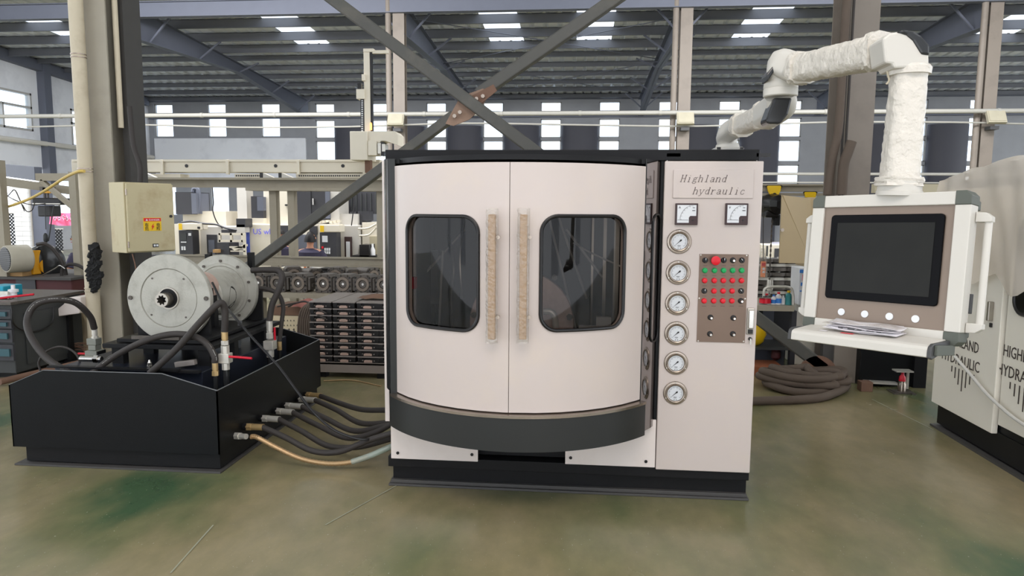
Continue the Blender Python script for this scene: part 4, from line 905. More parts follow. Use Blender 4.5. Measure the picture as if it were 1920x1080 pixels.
m = MB(); m.prism([P(x, y, 5.1) for x, y in ((443, 658), (449, 658), (452, 602), (446, 602))], (0, .02, 0)); T(m, 'tank_edge', 'support_strut')
# discs
yD = 4.62; c1 = P(317, 559, yD); r1 = P(396, 559, yD).x-c1.x
DK = thing('steel_disc', 'large round grey steel disc with splined hollow shaft, front one on the tank', 'disc', (c1.x, yD, .76))
m = MB(); m.lathe([(r1*.375*.55, -.003), (r1*.42, -.002), (r1*.655, -.002), (r1*.665, .003), (r1*.68, -.006), (r1*.985, -.006), (r1, 0), (r1, .03), (r1*.2, .03)], c1, (0, 1, 0), 72); m.build('disc', 'cast_alu', DK)
m = MB(); m.lathe([(r1*.245, -.0045), (r1*.245, -.0035), (.001, -.0035)], c1, (0, 1, 0), 32); m.build('bore', 'black_paint', DK)
m = MB(); cc = c1+V(-.01, 0, -.005); n = 32
sp_out = [(.047*math.cos(2*math.pi*k/n), .047*math.sin(2*math.pi*k/n)) for k in range(n)]
sp_in = [((.035 if (k//2) % 2 else .026)*math.cos(2*math.pi*k/n), (.035 if (k//2) % 2 else .026)*math.sin(2*math.pi*k/n)) for k in range(n)]
m.frame([(cc.x+x, yD-.075, cc.z+z) for x, z in sp_out], [(cc.x+x, yD-.075, cc.z+z) for x, z in sp_in], (0, .07, 0)); m.build('splined_shaft', 'steel', DK)
m = MB(); m.lathe([(r1*.22, -.012), (r1*.25, -.012), (r1*.25, -.004), (r1*.22, -.004)], c1, (0, 1, 0), 32, caps=False); m.build('bore_ring', 'steel', DK)
for an in (3, 178): 
    b_ = c1+V(r1*.9*math.cos(math.radians(an)), -.008, r1*.9*math.sin(math.radians(an))-.01); m = MB(); m.cyl(b_, b_-V(0, .012, 0), .015, n=6); m.build('bolt', 'dark_cast', DK)
for an in (50, 130, 222, 312):
    b_ = c1+V(r1*.58*math.cos(math.radians(an)), -.004, r1*.58*math.sin(math.radians(an))); m = MB(); m.cyl(b_, b_-V(0, .002, 0), .007, n=10); m.build('bolt_hole', 'dark_cast', DK)
m = MB(); a = r1*.86; m.prism([(c1.x-a, yD+.035, c1.z-.05), (c1.x-a, yD+.035, .76), (c1.x+a, yD+.035, .76), (c1.x+a, yD+.035, c1.z-.05), (c1.x+a*.7, yD+.035, c1.z-.12), (c1.x-a*.7, yD+.035, c1.z-.12)], (0, .03, 0)); m.build('mounting_plate', 'black_paint', DK)
yE = 5.35; c2 = P(417, 545, yE); r2 = P(482, 545, yE).x-c2.x
DR = thing('gear_housing', 'flanged grey cast housing with drum and oval opening, behind the front disc', 'housing', (c2.x, yE, .76))
m = MB(); m.lathe([(r2*.2, -.01), (r2*.68, -.012), (r2*.7, -.02), (r2*.76, -.02), (r2*.78, -.012), (r2*.84, -.008), (r2*.985, -.008), (r2, 0), (r2, .03), (r2*.2, .03)], c2, (0, 1, 0), 64); m.build('flange', 'cast_alu', DR)
rd = r2*.60; m = MB(); m.lathe([(rd*.7, -.30), (rd*.92, -.30), (rd, -.29), (rd, -.03), (rd*1.08, -.012)], c2+V(-.02, 0, -.01), (0, 1, 0), 56); dm = m.build('drum', 'cast_alu', DR)
m = MB(); oc = c2+V(-.02, -.13, -.01); pts = []
for k in range(24):
    a = 2*math.pi*k/24; th = math.radians(-12+33*math.sin(a)); yy = .055*math.cos(a); pts.append(V(oc.x+(rd+.002)*math.cos(th), oc.y+yy, oc.z+(rd+.002)*math.sin(th)))
m.add(pts, [tuple(range(24))]); m.build('oval_opening', 'black_plastic', dm)
for k in range(10):
    an = math.radians(18+36*k); b_ = c2+V(r2*.83*math.cos(an), -.01, r2*.83*math.sin(an)); m = MB(); m.cyl(b_, b_-V(0, .012, 0), .011, n=6); m.build('bolt', 'dark_cast', DR)
m = MB(); m.box(c2.x-r2*.9, c2.x+r2+.02, yE+.035, yE+.06, .76, c2.z-.0); m.build('mounting_plate', 'black_paint', DR)
c3 = P(388, 540, 5.0); m = MB(); m.lathe([(.05, 0), (.115, 0), (.115, .06), (.05, .06)], c3-V(.05, .0, 0), (0, 1, 0), 32); br = m.build('bearing_bracket', 'plate_pink', DR)
m = MB(); m.box(c3.x-.12, c3.x+.05, 5.0, 5.06, .76, c3.z); m.build('bracket_leg', 'black_paint', DR)
# little posts and a peg standing behind
for px, y0, y1, nm in ((394, 476, 490, 'rear of front disc'), (473, 473, 505, 'right of rear flange')):
    m = MB(); a = P(px, y0, 5.5); b = P(px, y1, 5.5); m.box(a.x-.02, a.x+.02, 5.45, 5.5, .45 if px > 400 else .76, a.z); m.build('guide_post', 'black_paint', DR)
# ---------------------------------------------------------------- hoses on the tank
def hose(name, label, pts, r, mt_='rubber', cat='hose', group=None, n=8, ends=(), print_=None):
    sp = spline(pts, 8); t = thing(name, label, cat, sp[0], group=group)
    m = MB(); m.tube(sp, r, 12); hs = m.build('hose_body', mt_, t)
    if print_:
        i0, i1 = print_; cam_ = V(0, 0, H)
        m = MB(); seg = sp[i0:i1]
        for k in range(0, len(seg)-1):
            if k % 5 == 4: continue
            a, b = seg[k], seg[k+1]; b = a.lerp(b, .8); v = (cam_-a).normalized(); d = (b-a).normalized(); s_ = d.cross(v).normalized()
            o = (v*.92-s_*.39).normalized()*r*1.01; m.bar(a+o, b+o, .003, .001, v)
        m.build('printed_line', 'hose_print', hs)
    return t
def fitting(parent, p, d, mats=('brass', 'brass'), r=.021, L=.07, name='fitting'):
    p = Vector(p); d = Vector(d).normalized(); m = MB(); m.lathe([(r*.8, 0), (r, .003), (r, L*.6), (r*.85, L*.62), (r*.85, L*.7)], p, d, 18); f = m.build(name, mats[0], parent)
    m = MB(); m.cyl(p+d*L*.68, p+d*L, r*1.18, n=6); m.build('hex_nut', mats[1], f); return f
t = hose('hydraulic_hose', 'big looped hydraulic hose at the left rear of the tank', [P(132, 700, 4.3), P(88, 672, 4.4), P(58, 632, 4.5), P(51, 600, 4.6), P(66, 572, 4.65), P(100, 562, 4.7), P(140, 567, 4.8), P(168, 592, 4.9), P(177, 616, 4.95)], .023, print_=(28, 62))
e = P(177, 616, 4.95); fitting(t, e+V(0, 0, .01), (0, 0, -1), ('zinc', 'zinc'), .02, .1)
a = P(176, 634, 4.95); b = P(176, 690, 4.95)
m = MB(); m.box(a.x-.04, a.x+.035, 4.92, 4.99, a.z-.05, a.z); m.box(a.x-.03, a.x+.03, 4.92, 4.99, a.z-.09, a.z-.05); m.box(a.x-.045, a.x+.05, 4.9, 5.0, b.z+.015, a.z-.09); vb = m.build('valve_body', 'valve_grey', t, bevel=.004)
m = MB(); m.box(a.x+.03, a.x+.055, 4.905, 5.0, b.z+.03, a.z-.095); m.build('valve_side', 'black_paint', vb)
m = MB(); m.cyl((a.x, 4.95, .45), (a.x, 4.95, b.z+.02), .03, n=16); m.build('riser', 'zinc', vb)
m = MB(); q = P(163, 663, 4.93); m.bar(q, q-V(.07, 0, .0), .012, .012); m.build('valve_handle', 'red_handle', vb)
hose('hydraulic_hose', 'thin looped hose arching behind the left end of the tank', [P(76, 697, 4.5), P(73, 678, 4.5), P(86, 660, 4.5), P(112, 650, 4.5), P(136, 658, 4.5), P(149, 676, 4.5), P(151, 700, 4.5)], .0075)
t = hose('hydraulic_hose', 'long arched hydraulic hose crossing low in front of the large disc', [P(172, 700, 4.25), P(215, 668, 4.3), P(270, 640, 4.3), P(320, 627, 4.32), P(362, 630, 4.32), P(388, 645, 4.3), P(402, 668, 4.28), P(403, 680, 4.28)], .021, print_=(4, 54))
e = P(403, 677, 4.28); fitting(t, e, (0, 0, -1), ('brass', 'brass'), .019, .095); m = MB(); m.tube([e-V(0, 0, .09), (e.x, e.y, .42)], .014, 12); m.build('stub_pipe', 'black_gloss', t)
t = hose('hydraulic_hose', 'thick hydraulic hose rising diagonally across the large disc to a ball valve', [P(281, 700, 4.22), P(330, 655, 4.25), P(370, 610, 4.28), P(400, 578, 4.3), P(414, 568, 4.32), P(421, 578, 4.34), P(422, 600, 4.34), P(421, 622, 4.34)], .022)
e = P(421, 621, 4.34); fitting(t, e, (0, 0, -1), ('brass', 'zinc'), .021, .09)
z1 = P(421, 662, 4.34).z; z0 = P(421, 680, 4.34).z; m = MB(); m.box(e.x-.035, e.x+.035, e.y-.03, e.y+.03, z0, z1); m.cyl((e.x, e.y, z1), (e.x, e.y, z1+.05), .028, n=8); m.cyl((e.x, e.y, z0-.045), (e.x, e.y, z0), .026, n=8); vb = m.build('ball_valve', 'zinc', t, bevel=.003)
m = MB(); q = P(434, 669, 4.32); m.tube([q-V(.02, 0, 0), q+V(.04, -.005, 0), P(472, 672, 4.3)], .008, 10); m.build('valve_handle', 'red_handle', vb)
m = MB(); m.tube([(e.x, e.y, z0-.04), (e.x, e.y, .42)], .02, 12); m.build('stub_pipe', 'black_gloss', t)
t = hose('hydraulic_hose', 'thick hose bending down from the rear flange to the rear ball valve', [P(472, 507, 5.3), P(500, 506, 5.3), P(522, 508, 5.3), P(529, 520, 5.28), P(522, 545, 5.25), P(510, 572, 5.22), P(505, 602, 5.2)], .024)
e = P(505, 601, 5.2); fitting(t, e, (0, 0, -1), ('zinc', 'zinc'), .024, .14)
z1 = P(505, 638, 5.2).z; z0 = P(505, 655, 5.2).z; m = MB(); m.box(e.x-.038, e.x+.038, 5.16, 5.24, z0, z1); m.cyl((e.x, 5.2, z0-.06), (e.x, 5.2, z0), .03, n=8); vb = m.build('ball_valve', 'zinc', t, bevel=.003)
m = MB(); m.box(e.x+.028, e.x+.04, 5.21, 5.22, z1, z1+.1); m.build('valve_handle', 'red_handle', vb)
m = MB(); m.tube([(e.x, 5.2, z0-.05), (e.x, 5.2, .42)], .024, 12); m.build('stub_pipe', 'black_gloss', t)
t = hose('hydraulic_hose', 'slimmer hose curving beside the thick rear hose into the tank', [P(478, 540, 5.4), P(500, 542, 5.4), P(522, 552, 5.4), P(531, 575, 5.38), P(528, 605, 5.35), P(524, 640, 5.33)], .017)
e = P(524, 640, 5.33); fitting(t, e, (0, 0, -1), ('brass', 'brass'), .017, .07); m = MB(); m.tube([e-V(0, 0, .06), (e.x, e.y, .42)], .014, 12); m.build('stub_pipe', 'black_gloss', t)
m = MB(); m.tube(spline([P(398, 530, 4.95), P(418, 570, 4.8), P(432, 585, 4.5), P(470, 630, 4.35), P(520, 685, 4.3), P(560, 738, 4.25), P(590, 775, 4.2), P(630, 808, 4.2), P(682, 824, 4.2), P(722, 815, 4.3)]), .0085, 8)
tag(m.build('signal_cable', 'black_plastic'), 'thin black cable hanging from the disc across the tank side to the bench', 'cable')
HS = [((577, 740), [(600, 742), (640, 757), (680, 768), (730, 769)], 0, 'uppermost'), ((563, 748), [(590, 750), (630, 768), (675, 793), (730, 793)], 0, 'second from the top'),
      ((537, 760), [(565, 762), (610, 784), (665, 808), (732, 796)], 0, 'third from the top'), ((520, 770), [(548, 773), (595, 797), (650, 821), (700, 812), (735, 794)], 0, 'fourth from the top'),
      ((493, 784), [(522, 786), (565, 808), (615, 836), (670, 838), (735, 822)], 0, 'fifth from the top with white print'), ((463, 800), [(492, 801), (535, 820), (585, 845), (635, 847), (690, 826), (735, 812)], 0, 'lowest black one')]
for i, (s, pts, k, nm) in enumerate(HS):
    s3 = P(s[0]-6, s[1], X=XT); Y0 = s3.y; Y1 = 4.55-.07*i; pl = [s3]
    f0 = P(s[0]+22, s[1]+2, Y0)
    for px, py in pts:
        f = (px-s[0])/(735-s[0]); Y = Y0+(Y1-Y0)*f; q = P(px, py, Y); q.z = max(q.z, .035); pl.append(q)
    t = hose('pressure_hose', 'black hydraulic hose from tank side to bench, %s' % nm, pl[1:], .0195, group='hoses between tank and bench', print_=(4, 24) if i in (4,) else None, mt_='rubber')
    d = (pl[1]-s3); L = d.length; m = MB(); u = d.normalized()
    m.cyl(s3, s3+u*L*.22, .024, n=12); m.build('port_adapter', 'black_paint', t)
    m = MB(); m.cyl(s3+u*L*.2, s3+u*L*.45, .026, n=6); m.build('hex_nut', 'brass' if i in (0, 5) else 'zinc', t)
    m = MB(); m.cyl(s3+u*L*.45, s3+u*L*1.05, .0215, n=16); m.build('ferrule', 'brass' if i in (0, 5) else 'zinc', t)
s3 = P(441, 817, X=XT); pl = [s3]
for px, py in [(470, 819), (482, 820), (520, 840), (565, 860), (615, 869), (660, 866), (690, 856)]: 
    q = P(px, py, 4.2); q.z = max(q.z, .03); pl.append(q)
t = thing('drain_hose', 'coppery corrugated metal hose lying lowest between tank and bench', 'hose', s3)
m = MB(); sp = spline(pl[1:], 16); k = len(sp); m.tube(sp, .0165, 12, rf=lambda i: 1.0 if i % 2 else .84); m.build('hose_body', 'braid', t)
m = MB(); u = (pl[1]-s3).normalized(); m.cyl(s3, s3+u*.05, .024, n=6); m.cyl(s3+u*.05, s3+u*.11, .018, n=12); m.build('end_fitting', 'zinc', t)
m = MB(); q = [pl[-2], pl[-1], P(720, 843, 4.22), P(740, 834, 4.25)]; m.tube(spline(q), .0185, 12); m.build('clear_sleeve', 'green_tube', t)
# ================================================================ MACHINE AT THE RIGHT EDGE
XM = 2.78
RM = thing('test_bench', 'second white test bench at right edge, draped in clear plastic', 'machine', (XM+.6, 4.4, 0))
def RT_(m, mt_, name, bevel=0, parent=None): return m.build(name, mt_, parent or RM, bevel=bevel)
y0, y1 = 3.2, 5.62
m = MB(); m.box(XM+.04, XM+1.3, y0, y1, .03, .2); RT_(m, 'black_paint', 'plinth'); m = MB(); m.box(XM+.0, XM+1.33, y0, y1+.02, 0, .016); RT_(m, 'column_dark', 'base_flange')
m = MB(); m.box(XM+.05, XM+1.28, y0, y1, .2, 1.84); RT_(m, 'black_paint', 'cabinet_body'); m = MB(); m.box(XM-.01, XM+1.3, y0, y1+.02, 1.84, 1.89); RT_(m, 'black_paint', 'top_beam')
m = MB(); m.box(XM+.03, XM+.9, y1, y1+.02, .2, 1.84); RT_(m, 'white_paint', 'end_panel')
g0 = P(1862, 790, X=XM).y; zb0 = P(1862, 815, X=XM).z; zb1 = P(1745, 765, X=XM).z
yl = P(1745, 765, X=XM).y
m = MB(); m.box(XM-.0, XM+.04, g0+.01, yl, zb0, 1.83); d1 = RT_(m, 'white_paint2', 'panel_door', .005)
m = MB(); m.box(XM+.02, XM+.06, y0, g0-.015, zb0+.07, 1.83); d2 = RT_(m, 'white_paint2', 'panel_door', .005)
a = P(1861, 600, X=XM-.01); m = MB(); m.box(XM-.035, XM, a.y+.01, a.y+.035, P(1861, 602, X=XM).z, P(1861, 565, X=XM).z); RT_(m, 'steel', 'lock_handle', .005, d1)
m = MB(); m.box(XM-.012, XM, a.y+.012, a.y+.032, P(1861, 614, X=XM).z, P(1861, 606, X=XM).z); RT_(m, 'black_plastic', 'key_lock', .002, d1)
wy = P(1903, 490, X=XM).y; m = MB(); lp = [(XM+.018, y_, z_) for y_, z_ in rrect(wy-.32, 1.32, .64, .60, .09, 6)]; m.tube(lp+[lp[0]], .013, 8, caps=False); RT_(m, 'black_plastic', 'window_seal', 0, d2)
m = MB(); m.prism(lp, (-.003, 0, 0)); RT_(m, 'screen', 'window_glass', 0, d2)
def yface(p): return Matrix.Translation(Vector(p)) @ Matrix.Rotation(-math.pi/2, 4, 'Z') @ Matrix.Rotation(math.pi/2, 4, 'X')      # text on a face that looks towards -X
def cutmark(parent, X, px, py, w):          # hexagonal stencil of two words and a row of bars
    c = P(px, py, X=X); yr = c.y+w/2
    text_obj('HIGHLAND', .108, 'cut_dark', 'cut_lettering', parent, yface((X-.002, yr-.06, c.z+.03)), sx=(w-.14)/.62)
    text_obj('HYDRAULIC', .108, 'cut_dark', 'cut_lettering', parent, yface((X-.002, yr-.01, c.z-.1)), sx=(w-.04)/.68)
    n = 7
    for i in range(n):
        t_ = (i+.5)/n; h1 = .02+.13*(1-abs(2*t_-1)); y_ = yr-.14-(w-.28)*t_
        m = MB(); m.box(X-.003, X-.0005, y_-.005, y_+.005, c.z-.13-h1, c.z-.125); m.build('cut_slot', 'cut_dark', parent)
cutmark(d1, XM, 1808, 662, .62); cutmark(d2, XM+.02, 1925, 690, .62)
# clear plastic cover, wrinkled
rnd = random.Random(11)
def cover():
    m = MB(); NU, NV = 44, 30
    def fn(u, v):
        y = y1+.05-(y1-y0)*u; w1 = .012*math.sin(u*31+v*7)+.008*math.sin(u*57-v*19)
        if v < .45:
            t_ = v/.45; x = XM+1.2-(1.28*t_); z = 1.905+.1*min(1, u*3)+.05*math.sin(u*6)*(1-t_)+w1*.5
            if u < .04: z -= .12*(1-u/.04)
        else:
            t_ = (v-.45)/.55; low = 1.32+.16*math.cos(u*9)+.10*math.sin(u*23)
            x = XM-.05-.05*math.sin(t_*2.2)*(.6+.5*math.sin(u*17))-w1; z = 1.905+.1*min(1, u*3)-(1.905+.1*min(1, u*3)-low)*t_
        return V(x, y, z)
    m.grid(fn, NU, NV); return m
cv = cover().build('plastic_cover', 'plastic_film'); tag(cv, 'wrinkled clear plastic sheet draped over the right edge machine', 'plastic sheet')
m = MB(); m.tube(spline([P(1790, 668, X=XM-.06), P(1822, 705, X=XM-.04), P(1850, 738, X=XM-.03), P(1890, 775, X=XM-.02), P(1925, 800, X=XM-.02)]), .011, 8)
tag(m.build('rope', 'cable_white'), 'pale cord hanging diagonally across the right machine doors', 'cord')
# ================================================================ SHELVES, CASTINGS, STACK OF PLATES
def rectpart(parent, name, mt_, Y, d, *rects, z0=None, bevel=0):
    o = None
    for r in rects:
        m = MB(); m.rect(*r, Y, d, z0); q = m.build(name, mt_, parent, bevel=bevel); o = o or q
    return o
t = thing('steel_rack', 'beige steel frame of posts and long beams behind the workpiece shelf', 'rack', P(540, 560, 9.5))
t.location.z = 0; ROOT[t.name] = Matrix.Translation(t.location)
rectpart(t, 'top_beam', 'beige_steel', 9.5, .02, (238, 336, 722, 352)); rectpart(t, 'top_flange', 'beige_steel', 9.38, .3, (238, 333, 722, 337)); rectpart(t, 'lower_flange', 'beige_steel', 9.4, .24, (460, 352, 722, 358))
for a, b in ((507, 520), (541, 553), (707, 718)): rectpart(t, 'post', 'beige_steel', 9.52, .12, (a, 350, b, 560), z0=0)
YL = 8.9
t = thing('guard_rail', 'beige channel rail running behind the steel discs, left of the second one', 'rail', P(420, 497, YL))
rectpart(t, 'rail', 'beige_steel', YL, .06, (300, 479, 546, 493)); rectpart(t, 'lip', 'beige_steel', YL-.03, .04, (300, 478, 546, 481), (300, 492, 560, 497))
rectpart(t, 'post', 'beige_steel', YL, .05, (302, 495, 312, 540), z0=0); rectpart(t, 'peg', 'black_plastic', YL, .03, (391, 473, 396, 484))
t = thing('guard_rail', 'beige channel rail above the dark castings, in front of the seated workers', 'rail', P(630, 500, YL-.2))
rectpart(t, 'rail', 'beige_steel', YL-.2, .06, (546, 484, 722, 498)); rectpart(t, 'lip', 'beige_steel', YL-.24, .05, (544, 482, 722, 485), (544, 497, 722, 501)); rectpart(t, 'post', 'beige_steel', YL-.2, .05, (700, 500, 712, 560), z0=0)
YS = 7.6
t = thing('work_table', 'long grey steel table carrying the row of dark castings', 'table', (P(600, 550, YS).x, YS+.4, 0))
rectpart(t, 'table_top', 'beige_steel', YS-.05, 1.3, (462, 550, 722, 560)); rectpart(t, 'leg', 'beige_steel', YS, .1, (484, 560, 495, 700), z0=0); rectpart(t, 'leg', 'beige_steel', YS, .1, (700, 560, 712, 700), z0=0)
rectpart(t, 'lower_shelf', 'beige_steel', YS, .8, (462, 640, 722, 646))
def casting():
    t = thing('casting', 'dark pump casting', 'casting', (0, 0, 0))
    m = MB(); w = .105; h = .215
    m.prism([(-w, -.02, .02), (-w+.02, -.02, 0), (w-.02, -.02, 0), (w, -.02, .02), (w, -.02, h-.03), (w-.03, -.02, h), (-w+.03, -.02, h), (-w, -.02, h-.03)], (0, .20, 0)); b = m.build('body', 'dark_cast', t, local=True, bevel=.008)
    m = MB(); m.lathe([(.045, -.004), (.05, -.012), (.078, -.012), (.082, 0), (.082, .03)], (0, -.02, h*.5), (0, 1, 0), 24, caps=False); m.build('bore_flange', 'casting_light', t, local=True)
    m = MB(); m.lathe([(.044, -.006), (.036, .012), (.001, .014)], (0, -.02, h*.5), (0, 1, 0), 20, caps=False); m.build('bore', 'black_plastic', t, local=True)
    m = MB(); m.lathe([(.017, .0), (.014, -.010), (.001, -.010)], (0, -.012, h*.5), (0, 1, 0), 16, caps=False); m.build('shaft_end', 'chrome', t, local=True)
    for x in (-.085, .085):
        for z in (.035, .085, .13, .18): m = MB(); m.cyl((x, -.022, z), (x, -.032, z), .010, n=8); m.build('boss', 'plate_black', t, local=True)
    for x in (-.04, .04):
        for a_, b_ in ((0, .03), (h-.03, h)): m = MB(); m.box(x-.018, x+.018, -.033, -.02, a_, b_); m.build('lug', 'dark_cast', t, local=True)
    m = MB(); m.box(w, w+.03, .0, .14, .03, .17); m.box(w+.01, w+.045, .04, .1, .06, .1); m.build('side_lug', 'dark_cast', t, local=True, bevel=.005)
    return t
def copy_tree(o, parent=None):
    c = o.copy(); COL.objects.link(c)
    if parent is not None: c.parent = parent
    ROOT[c.name] = ROOT[o.name]
    for ch in list(o.children): copy_tree(ch, c)
    return c
proto = casting(); zt_ = P(600, 550, YS).z
for i, px in enumerate((484, 519, 559, 606, 643, 680, 719)):
    o = proto if i == 0 else copy_tree(proto); c = P(px, 540, YS); o.location = (c.x, YS+.03, zt_); o.rotation_euler.z = -.15+.03*(i % 3); o.scale = (.98, 1, 1)
    o['label'] = 'dark pump casting with shiny bore, %s from left in the front row on the table' % ORD[i]; o['group'] = 'castings on the table'
for i, px in enumerate((500, 548, 588, 628, 662, 696)):
    o = copy_tree(proto); c = P(px, 525, YS+.55); o.location = (c.x, YS+.6, zt_+.01+.02*(i % 2)); o.rotation_euler.z = .5*(i % 3)
    o['label'] = 'dark pump casting half hidden, %s from left in the back row on the table' % ORD[i]; o['group'] = 'castings on the table'
# plates
YP = 6.62; ztop = P(650, 566, YP).z; zbot = P(650, 680, YP).z
t = thing('pallet', 'grey steel pallet under the stack of machined plates', 'pallet', (P(650, 690, YP).x, YP+.4, 0))
m = MB(); xa, xb = P(583, 688, YP).x, P(735, 688, YP).x; m.box(xa, xb, YP-.04, YP-.02, P(650, 697, YP).z, zbot); m.box(xa, xb, YP-.04, YP+.85, zbot-.012, zbot); m.build('deck', 'pallet_grey', t)
m = MB()
for x in (xa+.1, xb-.1):
    for y in (YP+.05, YP+.75): m.box(x-.05, x+.05, y-.05, y+.05, 0, zbot-.01)
m.build('foot', 'black_paint', t)
def plate_proto():
    t = thing('machined_plate', 'plate', 'plate', (0, 0, 0)); w = .112; h = (ztop-zbot)/9*.96
    m = MB(); m.box(-w, w, 0, .78, h*.84, h); m.build('rim', 'plate_grey', t, local=True)
    m = MB(); m.box(-w*.96, w*.96, .02, .76, h*.0, h*.84); m.box(-w*.95, -w*.6, .0, .02, h*.25, h*.84); m.box(w*.6, w*.95, .0, .02, h*.25, h*.84); m.build('web', 'plate_black', t, local=True)
    m = MB(); m.box(-w*.42, w*.3, .004, .02, h*.05, h*.38); m.box(-w*.3, w*.2, -.002, .01, h*.3, h*.45); m.build('casting_face', 'plate_pink', t, local=True, bevel=.002)
    m = MB(); m.cyl((w*.48, .01, h*.3), (w*.48, .018, h*.3), .006, n=8); m.cyl((-w*.55, .01, h*.35), (-w*.55, .018, h*.35), .006, n=8); m.build('bolt_hole', 'plate_grey', t, local=True)
    return t
pp_ = plate_proto(); cols = [602, 645, 689, 731]; first = True
for r in range(9):
    for cI, px in enumerate(cols):
        o = pp_ if first else copy_tree(pp_); first = False; c = P(px, 620, YP); o.location = (c.x+.004*((r*3+cI) % 3-1), YP+.004*((r+cI) % 3), zbot+(ztop-zbot)/9*(8-r))
        o['label'] = 'black edged machined plate, %s layer from the top, %s column from left' % (ORD[r], ORD[cI]); o['group'] = 'stacked machined plates'
m = MB(); rr_ = random.Random(2); c0 = P(668, 562, YP+.2)
m.grid(lambda u, v: V(c0.x+.02+.38*u, YP+.15+.22*v, ztop+.012+.035*math.sin(u*math.pi)*math.sin(v*3)+.01*rr_.random()), 10, 6); o = m.build('rag', 'carton_top'); tag(o, 'brown crumpled rag lying on the plate stack', 'rag')
# carton, cloth and hanging cables
YK = 6.95; t = thing('carton', 'printed cream carton with brown lid beside the plate stack', 'box', (P(545, 620, YK).x, YK+.2, P(545, 655, YK).z*0))
rectpart(t, 'box', 'carton', YK, .4, (512, 592, 579, 700), z0=0); rectpart(t, 'lid', 'carton_top', YK-.01, .42, (510, 575, 566, 591))
m = MB(); rr_ = random.Random(6)
for r in range(5):
    n = 6 if r != 2 else 3
    for k in range(n):
        if rr_.random() < .15: continue
        c = P(533+k*(6 if r != 2 else 9), 601+r*9, YK-.002); s = .008 if r != 2 else .018; m.box(c.x-s, c.x+s, YK-.003, YK, c.z-s*.9, c.z-s*.5); m.box(c.x-s*.2, c.x+s*.2, YK-.003, YK, c.z-s, c.z+s); m.box(c.x-s*.8, c.x+s*.5, YK-.003, YK, c.z+s*.2, c.z+s*.45)
m.build('printing', 'ink', t)
m = MB(); c0 = P(566, 566, YK-.1); m.grid(lambda u, v: V(c0.x-.09+.2*u, YK-.15+.25*v, c0.z+.012*math.sin(u*7+v*5)-.05*(1-v)), 10, 8); tag(m.build('red_cloth', 'cloth_red'), 'faded red cloth on top of the printed carton', 'cloth')
for i in range(7):
    m = MB(); x = 562+i*4; y = YK-.2-.01*i; m.tube(spline([P(583+i*1.0, 567, y), P(x+4, 580, y), P(x-2, 605, y), P(x-3+i, 640+2*(i % 3), y)]), .012, 8)
    tag(m.build('hanging_cable', 'rubber_dust'), 'brown cable draped over the carton edge, %s of seven from left' % ORD[i], 'cable', 'cables over the carton')
for i in range(2):
    m = MB(); m.tube(spline([P(540-i*20, 575, YK-.1), P(556, 568, YK-.1), P(575, 566, YK-.15), P(592, 576+i*12, YK-.3), P(612, 588+i*10, YK-.35)]), .009, 6); tag(m.build('loose_cable', 'rubber'), ['thin dark cable lying over the red cloth', 'thin dark cable hooked onto the plate stack'][i], 'cable')
m = MB(); m.tube(spline([P(607, 714, Z=.008), P(660, 713, Z=.008), P(715, 724, Z=.008)]), .006, 6); tag(m.build('rope', 'braid'), 'thin tan cord on the floor in front of the pallet', 'cord')
# ================================================================ LOADER GANTRY
YG = 12.0; t = thing('loader_gantry', 'cream machine loader gantry with long beam and tall vertical slide', 'gantry', (P(500, 310, YG).x, YG, 0))
rectpart(t, 'beam', 'machine_cream', YG, .3, (134, 301, 712, 323), bevel=.01); rectpart(t, 'beam_cap', 'machine_cream', YG-.04, .38, (134, 299, 712, 303))
for px in (350, 517, 643, 205):
    c = P(px, 311, YG); m = MB(); m.cyl(c, c-V(0, .01, 0), .03, n=16); m.build('hole', 'black_plastic', t)
rectpart(t, 'bracket', 'machine_cream', YG-.06, .05, *[(x, 300, x+5, 327) for x in (300, 423, 556, 680)]); rectpart(t, 'tray', 'machine_cream', YG+.05, .3, (236, 326, 338, 333), (440, 326, 490, 333), (555, 325, 712, 333))
m = MB()
for px in list(range(442, 488, 4))+list(range(560, 676, 4)): m.rect(px, 328, px+2, 331, YG+.04, .01)
m.build('tray_slots', 'machine_dark', t)['kind'] = 'stuff'
for px in (265, 487, 522): rectpart(t, 'stop_block', 'black_plastic', YG-.2, .1, (px, 324, px+5, 333)); 
for px in (272, 493, 528):
    m = MB(); m.prism([P(px, 324, YG-.2), P(px+20, 333, YG-.2), P(px, 333, YG-.2)], (0, .1, 0)); m.build('cable_ramp', 'machine_grey', t)
rectpart(t, 'post', 'machine_cream', YG+.05, .2, (232, 323, 246, 560), z0=0); rectpart(t, 'post', 'machine_cream', YG+.05, .2, (718, 323, 730, 560), z0=0)
YH = YG-.35
rectpart(t, 'slide_column', 'machine_cream', YH, .12, (683, 93, 694, 300)); rectpart(t, 'slide_rail', 'black_plastic', YH+.02, .06, (694, 96, 698, 250)); rectpart(t, 'slide_head', 'machine_cream', YH-.02, .16, (681, 91, 700, 97)); rectpart(t, 'top_arm', 'machine_cream', YH, .05, (698, 94, 728, 100))
rectpart(t, 'drag_chain', 'machine_dark', YH, .06, (676, 185, 682, 248)); rectpart(t, 'motor', 'machine_cream', YH-.05, .2, (668, 167, 683, 185), (678, 139, 684, 151)); rectpart(t, 'plug', 'black_plastic', YH-.05, .1, (670, 156, 677, 167))
m = MB()
for k in range(15): m.rect(677.5, 188+4*k, 680.5, 190+4*k, YH-.004, .004)
m.build('chain_link', 'dial_white', t)['kind'] = 'stuff'
rectpart(t, 'carriage', 'machine_cream', YH-.25, .5, (656, 246, 689, 300), bevel=.01)
m = MB(); m.prism([P(x, y, YH-.2) for x, y in ((690, 246), (740, 246), (746, 252), (746, 272), (722, 264), (714, 264), (712, 268), (690, 264))], (0, .4, 0)); m.build('cover', 'machine_cream', t)
